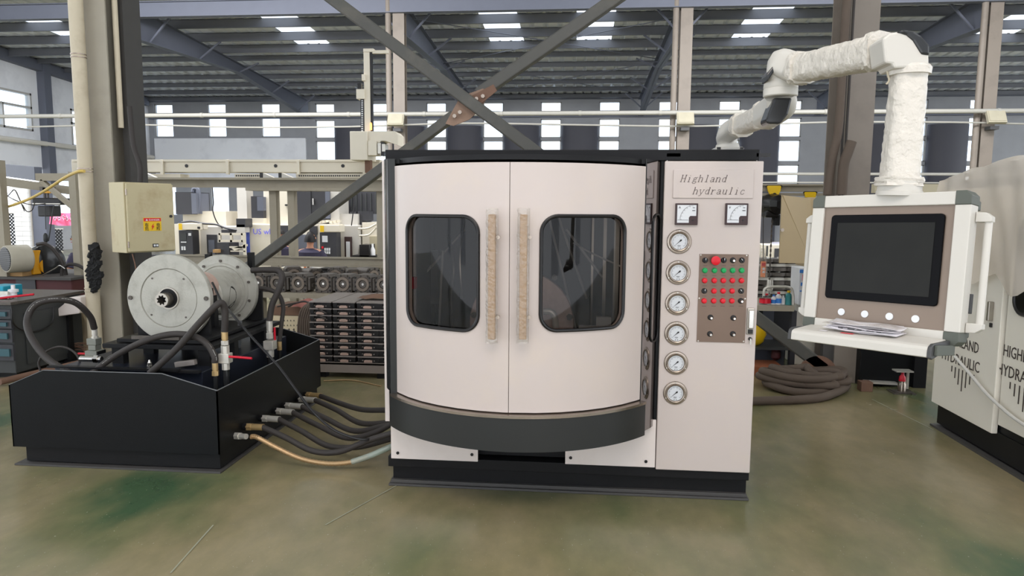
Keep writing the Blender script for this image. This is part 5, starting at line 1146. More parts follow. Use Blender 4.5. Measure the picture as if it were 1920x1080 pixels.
rectpart(t, 'gear_case', 'machine_cream', YH-.28, .3, (690, 264, 706, 291)); rectpart(t, 'gripper', 'zinc', YH-.26, .2, (708, 268, 714, 288), (716, 270, 722, 284)); rectpart(t, 'gripper_jaw', 'black_plastic', YH-.25, .15, (714, 266, 720, 292)); rectpart(t, 'lower_bracket', 'rust', YH-.1, .1, (684, 300, 695, 324))
c = P(695.5, 238, YH-.05); m = MB(); m.lathe([(.018, 0), (.018, .1), (.01, .12)], c-V(0, 0, .05), (0, 0, 1), 12); m.build('signal_lamp', 'lamp_glow', t)
# ================================================================ MACHINE TOOLS BEHIND
YM = 13.6
def cnc(label, base): t = thing('machine_tool', label, 'machine', (P(base, 500, YM).x, YM+.6, 0), group='machine tools in the hall'); return t
t = cnc('cream machine tool with yellow tag behind the first rail, left', 400)
rectpart(t, 'body', 'machine_grey', YM, 1.6, (372, 424, 462, 560), z0=0, bevel=.02); rectpart(t, 'front', 'machine_cream', YM-.12, .2, (330, 420, 372, 560), z0=0); rectpart(t, 'upper_cover', 'machine_cream', YM+.3, .8, (343, 400, 372, 421), (372, 396, 424, 425)); rectpart(t, 'dark_column', 'machine_dark', YM+.1, .7, (329, 360, 360, 402)); rectpart(t, 'side_strip', 'steel_blue', YM+.08, .5, (359, 362, 368, 401)); m = MB()
m.tube(spline([P(362, 360, YM+.2), P(364, 354, YM+.2), P(371, 356, YM+.2), P(373, 375, YM+.2), P(372, 398, YM+.2)]), .045, 8); m.build('air_duct', 'steel_blue', t)
rectpart(t, 'head_box', 'machine_cream', YM-.4, .3, (333, 419, 375, 431), bevel=.01); rectpart(t, 'yellow_tag', 'yellow', YM-.41, .01, (335, 419, 341, 431)); rectpart(t, 'switch', 'black_plastic', YM-.42, .03, (370, 425, 374, 429))
ct = rectpart(t, 'control_box', 'machine_dark', YM-.38, .25, (336, 432, 361, 477)); rectpart(ct, 'control_screen', 'tool_grey', YM-.39, .01, (338, 437, 349, 451)); rectpart(ct, 'control_button', 'dial_white', YM-.39, .01, (340, 462, 343, 469), (344.5, 462, 347.5, 469), (353, 437, 358, 442), (339, 453, 349, 455))
rectpart(t, 'door', 'machine_dark', YM-.02, .04, (388, 440, 407, 480)); rectpart(t, 'door_window', 'steel_blue', YM-.03, .02, (391, 450, 402, 478)); rectpart(t, 'white_panel', 'white_paint2', YM-.1, .1, (250, 478, 265, 500)); rectpart(t, 'dark_base', 'machine_dark', YM-.15, .1, (266, 478, 300, 560), z0=0)
m = MB(); m.tube(spline([P(340, 417, YM-.3), P(360, 415, YM-.3), P(380, 419, YM-.3), P(405, 421, YM-.3), P(425, 428, YM-.3), P(446, 432, YM-.3)]), .02, 6); m.build('cable', 'machine_dark', t)
t = thing('conveyor', 'small white conveyor frame with dark box between two machine tools', 'conveyor', P(435, 480, YM-.6)); Yq = YM-.6
rectpart(t, 'frame', 'machine_cream', Yq, .05, (410, 437, 455, 441), (410, 450, 455, 454), (410, 437, 413, 454), (431, 437, 435, 454), (452, 437, 455, 454), (430, 462, 460, 465), (432, 470, 460, 472), (456, 437, 460, 500)); rectpart(t, 'dark_box', 'machine_dark', Yq, .4, (408, 455, 430, 500)); rectpart(t, 'motor_block', 'machine_dark', Yq+.2, .3, (415, 431, 429, 437), (443, 410, 460, 426)); rectpart(t, 'carton_box', 'wood', Yq-.1, .1, (399, 468, 409, 474)); rectpart(t, 'chip_bucket', 'machine_grey', Yq+.2, .2, (444, 421, 459, 436))
m = MB(); m.prism([P(x, y, Yq) for x, y in ((434, 466), (460, 458), (460, 462), (440, 470))], (0, .1, 0)); m.build('chute', 'machine_cream', t)
m = MB(); m.tube(spline([P(398, 350, YM), P(400, 380, YM), P(399, 395, YM), P(406, 415, YM), P(417, 428, YM)]), .012, 6); tag(m.build('black_wire', 'black_plastic'), 'black wire hanging in front of the bright low window', 'wire')
t = cnc('cream machine tool with blue edge strip and blue lettering', 505)
rectpart(t, 'body', 'machine_cream', YM-.1, 1.5, (468, 420, 545, 560), z0=0, bevel=.02); rectpart(t, 'edge_strip', 'machine_blue', YM-.14, .1, (462, 420, 468, 560), z0=0); rectpart(t, 'upper_body', 'machine_cream', YM+.1, 1.0, (494, 352, 541, 421), bevel=.02); rectpart(t, 'low_cover', 'machine_cream', YM-.05, .4, (472, 409, 494, 421)); rectpart(t, 'dark_column', 'machine_dark', YM, .5, (471, 368, 482, 410)); rectpart(t, 'blue_side', 'steel_blue', YM-.02, .5, (482, 369, 494, 395)); rectpart(t, 'dark_base', 'machine_dark', YM-.03, .5, (482, 395, 494, 410))
rectpart(t, 'dark_door', 'machine_dark', YM-.14, .05, (526, 423, 541, 482)); rectpart(t, 'clip', 'black_plastic', YM+.05, .05, (534, 383, 541, 386), (503, 442, 508, 446)); rectpart(t, 'air_duct', 'machine_grey', YM+.4, .3, (445, 352, 463, 436))
c = P(476, 439, YM-.11); text_obj('US whe', .155, 'text_blue', 'blue_lettering', t, facing((c.x-.02, YM-.115, c.z)))
t = cnc('cream machine tool with tall black upper doors and control box, centre', 630)
rectpart(t, 'body', 'machine_grey', YM+.05, 1.5, (635, 422, 673, 560), z0=0, bevel=.02); rectpart(t, 'front', 'machine_cream', YM-.05, .5, (550, 420, 636, 560), z0=0); ud = rectpart(t, 'upper_door', 'machine_dark', YM+.1, .8, (556, 357, 583, 420)); rectpart(t, 'upper_door', 'machine_dark', YM+.12, .8, (584, 357, 610, 420)); rectpart(ud, 'door_handle', 'chrome', YM+.06, .05, (585.5, 372, 588, 384)); rectpart(t, 'upper_strip', 'steel_blue', YM+.1, .4, (610, 358, 618, 410)); rectpart(t, 'white_column', 'machine_grey', YM+.15, .6, (619, 356, 636, 422), bevel=.01); rectpart(t, 'side_box', 'machine_grey', YM+.2, .3, (638, 401, 671, 424))
rectpart(t, 'head_box', 'machine_cream', YM-.4, .3, (599, 422, 637, 435), bevel=.01); rectpart(t, 'yellow_tag', 'yellow', YM-.41, .01, (600, 423, 607, 435)); rectpart(t, 'door_glass', 'steel_blue', YM-.08, .05, (553, 440, 594, 482)); rectpart(t, 'door_top', 'machine_dark', YM-.1, .05, (580, 424, 594, 440))
ct = rectpart(t, 'control_box', 'machine_dark', YM-.38, .25, (600, 436, 631, 483)); rectpart(ct, 'control_screen', 'dial_white', YM-.39, .01, (604, 442, 614, 454)); rectpart(ct, 'control_button', 'dial_white', YM-.39, .01, *[(x, y, x+3, y+5) for x in (608, 612, 616) for y in (465, 471)]); rectpart(ct, 'stop_button', 'red_knob', YM-.4, .02, (603, 462, 606, 466))
rectpart(t, 'slot_door', 'letter_brown', YM-.0, .06, (646, 444, 659, 483)); rectpart(t, 'slot_window', 'dial_white', YM-.01, .02, (649, 453, 656, 483))
m = MB()
for k in range(9): c = P(580+k*7, 419-(k % 3), YM-.2); m.box(c.x-.03, c.x+.03, YM-.25, YM-.15, c.z, c.z+.05)
m.build('hose_fitting', 'machine_cream', t)
t = cnc('machine tool with grey upper shroud and perforated cream panel, by the bench', 690)
rectpart(t, 'shroud', 'machine_dark', YM+.9, .6, (637, 359, 708, 401)); rectpart(t, 'shroud_rib', 'tool_grey', YM+.88, .02, *[(640+9*k, 362, 642+9*k, 400) for k in range(8)]); rectpart(t, 'drive_motor', 'machine_dark', YM+.3, .3, (671, 396, 680, 426), (680, 396, 692, 414), (656, 397, 668, 401)); rectpart(t, 'body', 'machine_cream', YM+.2, 1, (680, 417, 712, 560), z0=0); pn = rectpart(t, 'mesh_panel', 'beige_paint', YM+.18, .02, (693, 443, 708, 475))
rectpart(t, 'black_bin', 'black_plastic', YM-.3, .4, (674, 459, 692, 482), (660, 479, 705, 484)); m = MB(); c = P(699, 482, YM-.2); m.lathe([(.05, 0), (.05, .14), (.02, .2), (.02, .26)], c, (0, 0, 1), 12); m.build('bottle', 'white_plastic', t)
m = MB(); m.tube(spline([P(672, 429, YM), P(690, 428, YM), P(706, 420, YM)]), .02, 6); m.tube(spline([P(674, 442, YM), P(692, 440, YM), P(706, 426, YM)]), .02, 6); m.build('white_hose', 'machine_cream', t)
m = MB(); m.tube(spline([P(664, 370, YM), P(663, 390, YM), P(659, 423, YM)]), .012, 6); m.build('antenna_wire', 'black_plastic', t)
# clutter under the rail
t = thing('crate', 'black open crate standing behind the castings, under the right rail', 'crate', P(640, 540, 9.2)); t.location.z = 0; ROOT[t.name] = Matrix.Translation(t.location)
rectpart(t, 'crate_box', 'machine_dark', 9.2, .5, (598, 506, 700, 560), z0=0, bevel=.01); rectpart(t, 'crate_rim', 'black_plastic', 9.18, .54, (597, 504, 701, 507))
for i, (x0, y0, x1, y1, mt_, lb) in enumerate(((520, 502, 543, 516, 'machine_cream', 'cream parts drawer box left of the black crate'), (546, 503, 568, 530, 'machine_cream', 'cream cabinet with slots beside the black crate'), (570, 503, 597, 530, 'machine_grey', 'grey cabinet standing just left of the black crate'), (700, 502, 722, 516, 'sack', 'pale sack lying right of the black crate'))):
    t = thing('storage_box', lb, 'box', P((x0+x1)/2, 540, 9.6)); t.location.z = 0; ROOT[t.name] = Matrix.Translation(t.location)
    rectpart(t, 'box', mt_, 9.6, .4, (x0, y0, x1, y1+30), z0=0, bevel=.01); rectpart(t, 'slot', 'tool_grey', 9.59, .02, (x0+4, y0+5, x0+9, y0+7), (x0+4, y0+10, x0+9, y0+12))
for i, (px, mt_) in enumerate(((549, 'teal_bright'), (556, 'orange'), (563, 'white_plastic'), (572, 'orange'), (578, 'rust'), (585, 'white_plastic'))):
    c = P(px, 504, 9.7); m = MB(); m.lathe([(.018, 0), (.018, .06), (.008, .075), (.008, .09)], c, (0, 0, 1), 12); tag(m.build('small_bottle', mt_), 'small bottle on the cabinets under the rail, %s from left' % ORD[i], 'bottle', 'small bottles under the rail')
# ================================================================ PEOPLE
def person(label, loc, rz, shirt, joints, hairc='hair'):
    t = thing('person', label, 'person', loc, rz)
    V_, E_, R_ = joints
    me = D.meshes.new('body'); me.from_pydata(V_, E_, []); me.materials.append(M['skin']); o = D.objects.new('body', me); COL.objects.link(o); o.parent = t
    ROOT[o.name] = ROOT[t.name]
    sk = o.modifiers.new('skin', 'SKIN'); sk.use_smooth_shade = True
    for i, r in enumerate(R_): me.skin_vertices[0].data[i].radius = (r, r*.85)
    me.skin_vertices[0].data[0].use_root = True
    ss = o.modifiers.new('sub', 'SUBSURF'); ss.levels = 2; ss.render_levels = 2
    return t
def seated(label, loc, rz, reach=.35, lookdn=.2):
    J = [(0, 0, .50), (0, 0, .70), (0, .01, .90), (0, 0, .98), (0, -.02, 1.06), (0, -.04, 1.16), (0, -.04, 1.24),
         (.17, 0, .92), (.24, -.05, .70), (.14, -.05-reach, .72), (.10, -.12-reach, .73),
         (-.17, 0, .92), (-.24, -.05, .70), (-.14, -.05-reach, .76), (-.10, -.12-reach, .77),
         (.10, -.02, .48), (.14, -.42, .48), (.13, -.42, .08), (.13, -.52, .04), (-.10, -.02, .48), (-.14, -.42, .48), (-.13, -.42, .08), (-.13, -.52, .04)]
    E = [(0, 1), (1, 2), (2, 3), (3, 4), (4, 5), (5, 6), (2, 7), (7, 8), (8, 9), (9, 10), (2, 11), (11, 12), (12, 13), (13, 14), (0, 15), (15, 16), (16, 17), (17, 18), (0, 19), (19, 20), (20, 21), (21, 22)]
    R = [.15, .14, .15, .06, .055, .092, .075, .065, .045, .036, .03, .065, .045, .036, .03, .09, .07, .05, .04, .09, .07, .05, .04]
    t = person(label, loc, rz, None, (J, E, R))
    m = MB(); m.lathe([(.13, .44), (.155, .46), (.15, .6), (.158, .72), (.185, .84), (.19, .92), (.12, .965), (.07, .985)], (0, 0, 0), (0, 0, 1), 24); m.v = [(x*1.18, y*.78, z) for x, y, z in m.v]; m.build('shirt', 'navy', t, local=True)
    for sx in (-1, 1):
        m = MB(); m.tube([(sx*.16, 0, .93), (sx*.22, -.025, .83), (sx*.25, -.045, .74)], .072, 12); m.build('sleeve', 'navy', t, local=True)
        m = MB(); m.tube([(sx*.08, 0, .50), (sx*.13, -.40, .50), (sx*.145, -.44, .42), (sx*.13, -.42, .09)], .095, 12, rf=lambda i: (1, .85, .8, .65)[i]); m.build('trouser_leg', 'trouser', t, local=True)
        m = MB(); m.box(sx*.13-.045, sx*.13+.045, -.58, -.36, 0, .09); m.build('shoe', 'black_plastic', t, local=True, bevel=.02)
        for k in range(5):
            m = MB(); h = V(sx*.10, -.12-reach, .73 if sx > 0 else .77); off = V(-sx*.018+sx*.012*k, -.02, 0) if k < 4 else V(-sx*.035, .01, 0)
            m.tube([h+off, h+off+V(0, -.035, -.005), h+off+V(-sx*.004, -.06+.006*abs(k-1.5), -.022)], .0085, 6); m.build('finger', 'skin', t, local=True)
        m = MB(); m.lathe([(.02, 0), (.012, .01)], (sx*.088, -.035, 1.155), (sx, 0, 0), 10); m.build('ear', 'skin', t, local=True)
        m = MB(); m.lathe([(.01, 0), (.006, .004)], (sx*.03, -.125, 1.17), (0, -1, 0), 8); m.build('eye', 'ink', t, local=True)
    m = MB(); m.prism([(-.012, -.12, 1.145), (.012, -.12, 1.145), (0, -.118, 1.18)], (0, -.02, -.004)); m.build('nose', 'skin', t, local=True)
    m = MB(); m.box(-.022, .022, -.128, -.118, 1.112, 1.12); m.build('mouth', 'red_ink', t, local=True)
    m = MB(); m.grid(lambda u, v: V(.098*math.sin(2*math.pi*u)*math.cos(v*1.5), -.03+.108*math.cos(2*math.pi*u)*math.cos(v*1.5)+.015, 1.15+(.115*math.sin(v*1.5))-(.06*(1-v) if math.cos(2*math.pi*u) > -.3 else -.035*(1-v))), 24, 8); m.build('hair', 'hair', t, local=True)
    m = MB(); m.lathe([(.18, .40), (.19, .43), (.18, .45)], (0, .02, 0), (0, 0, 1), 20); m.lathe([(.03, .02), (.03, .40)], (0, .02, 0), (0, 0, 1), 10); m.lathe([(.2, 0), (.2, .02)], (0, .02, 0), (0, 0, 1), 16); return t, m
c = P(581, 460, 11.6); t, st = seated('person with short black hair in navy shirt seated with back to us', (c.x, 11.6, 0), math.radians(180)); st.xf(ROOT[t.name]); tag(st.build('stool', 'machine_dark'), 'round dark stool under the person seen from behind', 'stool')
c = P(524, 460, 12.5); t, st = seated('person in dark shirt seated facing right, partly behind the beige post', (c.x, 12.5, 0), math.radians(60)); st.xf(ROOT[t.name]); tag(st.build('stool', 'machine_dark'), 'round dark stool under the person behind the beige post', 'stool')
c = P(152, 480, 10.2); t, st = seated('person in dark clothes reaching an arm out left behind the cream drain pipe', (c.x, 10.2, 0), math.radians(-80), reach=.42)
t.scale = (1, 1, 1); st.xf(ROOT[t.name]); tag(st.build('stool', 'machine_dark'), 'round dark stool behind the cream drain pipe', 'stool')
# ================================================================ LEFT EDGE
Yf = 8.4
t = thing('work_cabinet', 'dark grey tool cabinet with teal drawer handles at left edge', 'cabinet', (-5.85, 6.6, 0))
zc_ = P(27, 572, 6.15).z; m = MB(); m.box(-6.6, -5.33, 6.16, 7.1, .06, zc_); m.build('carcass', 'tool_grey', t, bevel=.006); m = MB(); m.box(-6.62, -5.30, 6.12, 7.15, zc_, zc_+.03); m.build('worktop', 'dark_cast', t, bevel=.004)
for i, (a_, b_) in enumerate(((580, 598), (600, 616), (618, 642), (646, 676))):
    m = MB(); z1 = P(10, a_, 6.14).z; z0 = P(10, b_, 6.14).z; m.box(-6.55, P(22, 600, 6.14).x, 6.13, 6.16, z0, z1); dd = m.build('drawer', 'machine_dark', t, bevel=.003)
    m = MB(); x1 = P(12 if i < 3 else 14, 600, 6.12).x; m.box(-6.45, x1, 6.11, 6.13, z0+.3*(z1-z0), z0+.75*(z1-z0)); m.build('drawer_handle', 'teal', dd)
m = MB(); m.box(-5.325, -5.32, 6.3, 7.0, .12, zc_-.1); m.build('side_sheet', 'tool_grey', t)
m = MB(); m.box(-6.5, -5.4, 6.25, 7.0, 0, .06); m.build('plinth', 'black_paint', t)
m = MB(); m.tube(spline([P(22, 575, X=-5.3), P(25, 605, X=-5.3), P(45, 620, X=-5.3), P(75, 620, X=-5.3), P(98, 605, X=-5.3), P(101, 575, X=-5.3)]), .008, 6); tag(m.build('sagging_cable', 'black_plastic'), 'thin black cable sagging along the side of the tool cabinet', 'cable')
zt2 = zc_+.03
def ontop(px, py, Y=6.5): c = P(px, py, Y); c.z = zt2; return c
c = ontop(6, 560); m = MB(); m.box(c.x-.15, c.x+.05, 6.45, 6.7, zt2, zt2+.11); tag(m.build('blue_case', 'teal_bright', bevel=.01), 'bright teal plastic case on the grey tool cabinet', 'case')
c = ontop(22, 560); m = MB(); m.box(c.x-.07, c.x+.08, 6.36, 6.4, zt2, zt2+.07); m.cyl((c.x-.04, 6.36, zt2+.035), (c.x-.04, 6.35, zt2+.035), .012, n=10); tag(m.build('metal_bracket', 'zinc', bevel=.003), 'small silver bracket with hole on the tool cabinet', 'bracket')
c = ontop(38, 560); m = MB(); m.lathe([(.03, 0), (.03, .06), (.045, .06), (.045, .085), (.018, .09), (.018, .13)], (c.x, 6.42, zt2), (0, 0, 1), 16); tag(m.build('white_fitting', 'white_plastic'), 'white plastic tee fitting upright on the tool cabinet', 'fitting')
c = ontop(32, 560); m = MB(); rr_ = random.Random(9); m.grid(lambda u, v: V(c.x-.06+.14*u, 6.3+.1*v, zt2+.005+.03*math.sin(math.pi*u)*math.sin(math.pi*v)+.012*rr_.random()), 10, 8); tag(m.build('crumpled_rag', 'paper'), 'crumpled pale rag on the tool cabinet', 'rag')
m = MB(); m.tube([P(-20, 568, 6.2), P(30, 562, 6.25), P(64, 558, 6.3)], .011, 10); o = m.build('red_pry_bar', 'red_handle'); o.location.z = zt2+.0; tag(o, 'long red handled tool lying across the tool cabinet', 'tool')
t = thing('steel_bench', 'maroon and grey steel bench block behind the tool cabinet', 'bench', (-7, 8.5, 0)); xa = P(135, 540, 8.1).x
m = MB(); m.box(-9.2, xa, 8.1, 9.2, 0, P(100, 520, 8.1).z-.03); m.build('block', 'maroon', t, bevel=.01); m = MB(); m.box(-9.25, xa+.03, 8.05, 9.25, P(100, 520, 8.1).z-.03, P(100, 520, 8.1).z); m.build('top_plate', 'column_dark', t)
m = MB(); m.box(P(30, 540, 8.08).x, P(66, 540, 8.08).x, 8.085, 8.1, P(40, 552, 8.08).z, P(40, 522, 8.08).z); m.build('dark_panel', 'machine_dark', t)
zb_ = P(100, 520, 8.1).z
m = MB(); a = P(-10, 520, 8.2); b = P(48, 520, 8.2); m.box(a.x, b.x, 8.15, 8.5, zb_, zb_+.055); tag(m.build('timber_block', 'wood'), 'pale timber board under the orange motor', 'timber')
# motor and pump
t = thing('motor_pump', 'grey electric motor with orange coupling housing and dark round pump', 'motor', (P(50, 515, 8.3).x, 8.35, zb_+.055))
u = V(.86, -.5, 0).normalized(); c = P(42, 484, 8.4); r = P(42, 455, 8.4).z-c.z+.0
m = MB(); g0_ = P(10, 486, 8.0); ax_ = V(.45, .89, 0); r = .17; m.lathe([(r*.94, -.0), (r, .02), (r, .24), (r*.9, .26), (.02, .26)], g0_, ax_, 32); m.build('fan_shroud', 'motor_grey', t)
m = MB(); m.lathe([(r*.86, 0), (r*.86, .006), (.01, .006)], g0_, -ax_, 28); gr = m.build('fan_grille', 'black_plastic', t)
for k in range(-5, 6):
    m = MB(); h = math.sqrt(max(0, 1-(k/6)**2))*r*.84; q = g0_-ax_*.01+V(0, 0, k*r*.14); s_ = V(.89, -.45, 0); m.bar(q-s_*h, q+s_*h, .006, .006); m.build('grille_bar', 'tool_grey', gr)
rectpart(t, 'coupling_plate', 'motor_orange', 8.3, .3, (41, 470, 62, 515), bevel=.01); m = MB(); m.lathe([(.12, 0), (.10, .2)], P(60, 498, 8.5), (1, 0, 0), 24); m.build('coupling_bell', 'motor_orange', t)
m = MB(); c = P(84, 492, 8.55); m.lathe([(.06, -.16), (.16, -.14), (.225, -.06), (.235, .0), (.225, .07), (.13, .10), (.03, .10)], c, (.9, -.42, 0), 32); m.build('pump_body', 'black_gloss', t)
m = MB(); m.tube(spline([P(70, 458, 8.45), P(84, 457, 8.4), P(98, 466, 8.4), P(112, 484, 8.4), P(121, 502, 8.4), P(124, 516, 8.4)]), .022, 10); m.build('pump_hose', 'rubber', t)
m = MB(); m.tube(spline([P(116, 518, 8.3), P(117, 505, 8.3), P(128, 496, 8.3), P(145, 497, 8.3), P(160, 505, 8.3)]), .02, 10); tag(m.build('bent_hose', 'rubber'), 'short black hose bending behind the cream drain pipe', 'hose')
m = MB(); m.tube(spline([P(80, 516, 8.2), P(104, 503, 8.2), P(112, 498, 8.2), P(122, 504, 8.2)]), .008, 8); tag(m.build('steel_rod', 'chrome'), 'thin bent steel rod leaning by the dark pump', 'rod')
# steel frame with hoist at left
t = thing('hoist_gantry', 'beige steel frame of posts, beams and diagonal stay at left edge', 'frame', (P(140, 540, Yf).x, Yf, 0))
rectpart(t, 'post', 'beige_steel', Yf, .1, (134, 322, 147, 545), z0=0); rectpart(t, 'post', 'beige_steel', Yf-.3, .1, (-12, 300, 5, 515), z0=zb_)
rectpart(t, 'beam', 'beige_steel', Yf+.02, .1, (66, 325, 136, 339))
m = MB(); m.bar(P(-20, 337, Yf+.5), P(160, 361, Yf+.9), .1, .11); m.build('beam', 'beige_steel', t); m = MB(); m.bar(P(2, 318, Yf+3), P(72, 326, Yf+1.5), .1, .2); m.build('beam', 'steel_blue', t)
m = MB(); m.bar(P(78, 339, Yf+.05), P(137, 389, Yf+.05), .06, .05); m.build('diagonal_stay', 'beige_steel', t)
t = thing('chain_hoist', 'black electric chain hoist hanging under the left beam', 'hoist', P(86, 407, Yf+.5)); Yh = Yf+.5
rectpart(t, 'upper_body', 'black_plastic', Yh, .25, (59, 371, 113, 384), bevel=.02); rectpart(t, 'lower_body', 'dark_plastic', Yh+.02, .22, (70, 386, 93, 406), bevel=.015); rectpart(t, 'hook_block', 'motor_orange', Yh+.05, .08, (80, 352, 93, 362)); rectpart(t, 'trolley', 'dark_cast', Yh+.05, .12, (74, 350, 92, 358)); rectpart(t, 'link', 'dark_cast', Yh+.1, .02, (81, 360, 84, 372), (87, 360, 90, 372)); rectpart(t, 'trim_strip', 'zinc', Yh-.01, .01, (60, 381, 112, 383))
m = MB(); m.tube(spline([P(101, 385, Yh), P(97, 410, Yh), P(94, 432, Yh), P(91, 452, Yh)]), .008, 6); m.tube([P(84, 385, Yh), P(86, 430, Yh)], .005, 6); m.lathe([(.015, 0), (.03, .03), (.03, .1), (.01, .13)], P(86, 455, Yh), (0, 0, 1), 10); m.build('pendant', 'tool_grey', t)
m = MB(); m.tube(spline([P(158, 321, 6.75), P(145, 322, 6.8), P(120, 334, 7.2), P(85, 357, 7.6), P(55, 373, 8), P(20, 386, 8.2), P(0, 390, 8.3), P(-25, 389, 8.3)]), .016, 8); tag(m.build('air_hose', 'yellow_hose'), 'yellow air hose tied to the drain pipe and sagging to the left edge', 'hose')
for i, pts in enumerate(([(0, 378), (16, 366), (27, 356), (36, 372), (46, 396)], [(5, 362), (30, 376), (60, 384), (85, 382)], [(42, 384), (50, 396), (60, 394), (66, 378)])):
    m = MB(); m.tube(spline([P(x, y, Yf+.2+.1*i) for x, y in pts]), .006, 6); tag(m.build('thin_wire', 'rubber'), ['looped grey wire hanging near the left frame post', 'grey wire drooping towards the black hoist', 'small wire loop left of the black hoist'][i], 'wire')
# brick pier, column, grille, banner deep in the left bay
Yp = 17.5; t = thing('brick_pier', 'white painted brick pier at the far left opening', 'pier', (P(41, 400, Yp).x, Yp+.2, 0))
xa, xb = P(27, 420, Yp).x, P(55, 420, Yp).x; zt3 = P(40, 340, Yp).z; m = MB(); m.box(xa+.01, xb-.01, Yp+.01, Yp+.4, 0, zt3); m.build('core', 'machine_grey', t)
k = 0; z = 0.0; bp = None
while z+.1 < zt3:
    for j in range(2):
        x0 = xa+(xb-xa)*(.5 if j else 0); x1 = xa+(xb-xa)*(1 if j else .5)
        if bp is None:
            m = MB(); w = (xb-xa)/4-.003; m.box(-w, w, 0, .06, 0, .118); bp = m.build('brick', 'brick_white', t, local=True); o = bp
        else:
            o = bp.copy(); COL.objects.link(o); o.parent = t
        loc = V((x0+x1)/2, Yp-.005*((k+j) % 2), z); o.location = ROOT[t.name].inverted() @ loc
    z += .126; k += 1
m = MB(); m.box(P(55, 400, Yp).x, P(80, 400, Yp).x, Yp+.1, Yp+.4, 0, P(60, 350, Yp).z); tag(m.build('pier_column', 'steel_blue'), 'dark grey steel column right of the white brick pier', 'column')
for nm, (x0, y0, x1, y1), Yg in (('left of the brick pier', (8, 400, 27, 470), 18.5), ('below the pink banner', (94, 430, 116, 470), 18.5)):
    t = thing('security_grille', 'dark diamond mesh grille %s' % nm, 'grille', P((x0+x1)/2, y1, Yg)); m = MB(); n = 7
    a, b = P(x0, y1, Yg), P(x1, y0, Yg); w, h = b.x-a.x, b.z-a.z; st = w/4
    k = -int(h/st)-1
    while k*st < w:
        for sgn in (1, -1):
            lo = max(0, k*st); hi = min(w, k*st+h)
            if hi > lo:
                if sgn > 0: m.bar((a.x+lo, Yg, a.z+lo-k*st), (a.x+hi, Yg, a.z+hi-k*st), .03, .02)
                else: m.bar((a.x+w-lo, Yg, a.z+lo-k*st), (a.x+w-hi, Yg, a.z+hi-k*st), .03, .02)
        k += 1
    m.build('mesh', 'mesh_dark', t)['kind'] = 'stuff'
    m = MB(); m.rect(x0-1, y0-2, x1+1, y0, Yg-.02, .04); m.rect(x0-1, y1, x1+1, y1+2, Yg-.02, .04); m.build('grille_frame', 'white_paint2', t)['kind'] = 'stuff'
    m = MB(); m.rect(x0-1, y1+2, x1+1, y1+6, Yg-.01, .03, 0); m.build('sill_panel', 'white_paint2', t)
Yb = 16.0; t = thing('banner', 'pink fabric banner with pale characters sagging at far left', 'banner', P(125, 420, Yb)); a, b = P(92, 420, Yb), P(168, 394, Yb)
m = MB(); m.grid(lambda u, v: V(a.x+(b.x-a.x)*u, Yb+.04*math.sin(u*20+v*3), a.z+(b.z-a.z)*v-.08*math.sin(math.pi*min(1, u*1.3))*(.5+.5*v)), 24, 6); m.build('fabric', 'pink', t)
m = MB(); rr_ = random.Random(4)
for k in range(7):
    c = P(104+k*7, 404, Yb-.06); 
    for _ in range(4): dx, dz = rr_.uniform(-.03, .03), rr_.uniform(-.04, .04); m.box(c.x+dx-.03, c.x+dx+.03, Yb-.07, Yb-.06, c.z+dz-.006-.05, c.z+dz+.006-.05); m.box(c.x+dx-.006, c.x+dx+.006, Yb-.07, Yb-.06, c.z+dz-.09, c.z+dz-.01)
m.build('banner_marks', 'pink_light', t)
# padded stool, sack and wires
t = thing('padded_seat', 'dusty white padded seat on a black post beside the tool cabinet', 'seat', (P(123, 700, 6.9).x, 6.95, 0)); Yq = 6.75
m = MB(); m.prism([P(x, y, Yq) for x, y in ((100, 586), (104, 582), (119, 570), (126, 558), (151, 557), (151, 575), (148, 588), (104, 594), (100, 592))], (0, .3, 0)); m.build('cushion', 'white_paint', t, bevel=.01)
rectpart(t, 'post', 'black_paint', Yq+.1, .06, (118, 592, 131, 680), z0=0)
m = MB(); m.box(P(104, 690, 6.9).x, P(146, 690, 6.9).x, 6.75, 7.05, 0, .04); m.build('foot_plate', 'black_paint', t)
m = MB(); rr_ = random.Random(21); cs = P(128, 660, 7.1)
def sackf(u, v):
    a = 2*math.pi*u; rr2 = (.24-.17*v**1.6)*(1+.12*math.sin(a*5+v*6)); return V(cs.x-.02+rr2*math.cos(a)*.9, 7.25+rr2*math.sin(a)*.5, .01+.66*v+.02*math.sin(a*3))
m.grid(sackf, 30, 12); tag(m.build('sack', 'sack'), 'crumpled dusty white woven sack behind the black post', 'sack')
m = MB(); rr_ = random.Random(17)
for k in range(9): cx_, cz_, r_ = 148+rr_.uniform(-10, 6), 662+rr_.uniform(-6, 8), rr_.uniform(.06, .14); q = P(cx_, cz_, 6.95); m.tube([q+V(r_*math.cos(a*.5)*1.1, .03*math.sin(a), r_*math.sin(a*.5)*.8) for a in range(13)], .004, 5)
tag(m.build('wire_tangle', 'rust'), 'tangle of thin brown wires beside the cream drain pipe', 'wires')
m = MB(); m.cyl(P(0, 716, 5.9), P(150, 680, 6.6), .03, n=12); tag(m.build('floor_pipe', 'rust'), 'rusty pipe lying on the floor behind the tank', 'pipe')
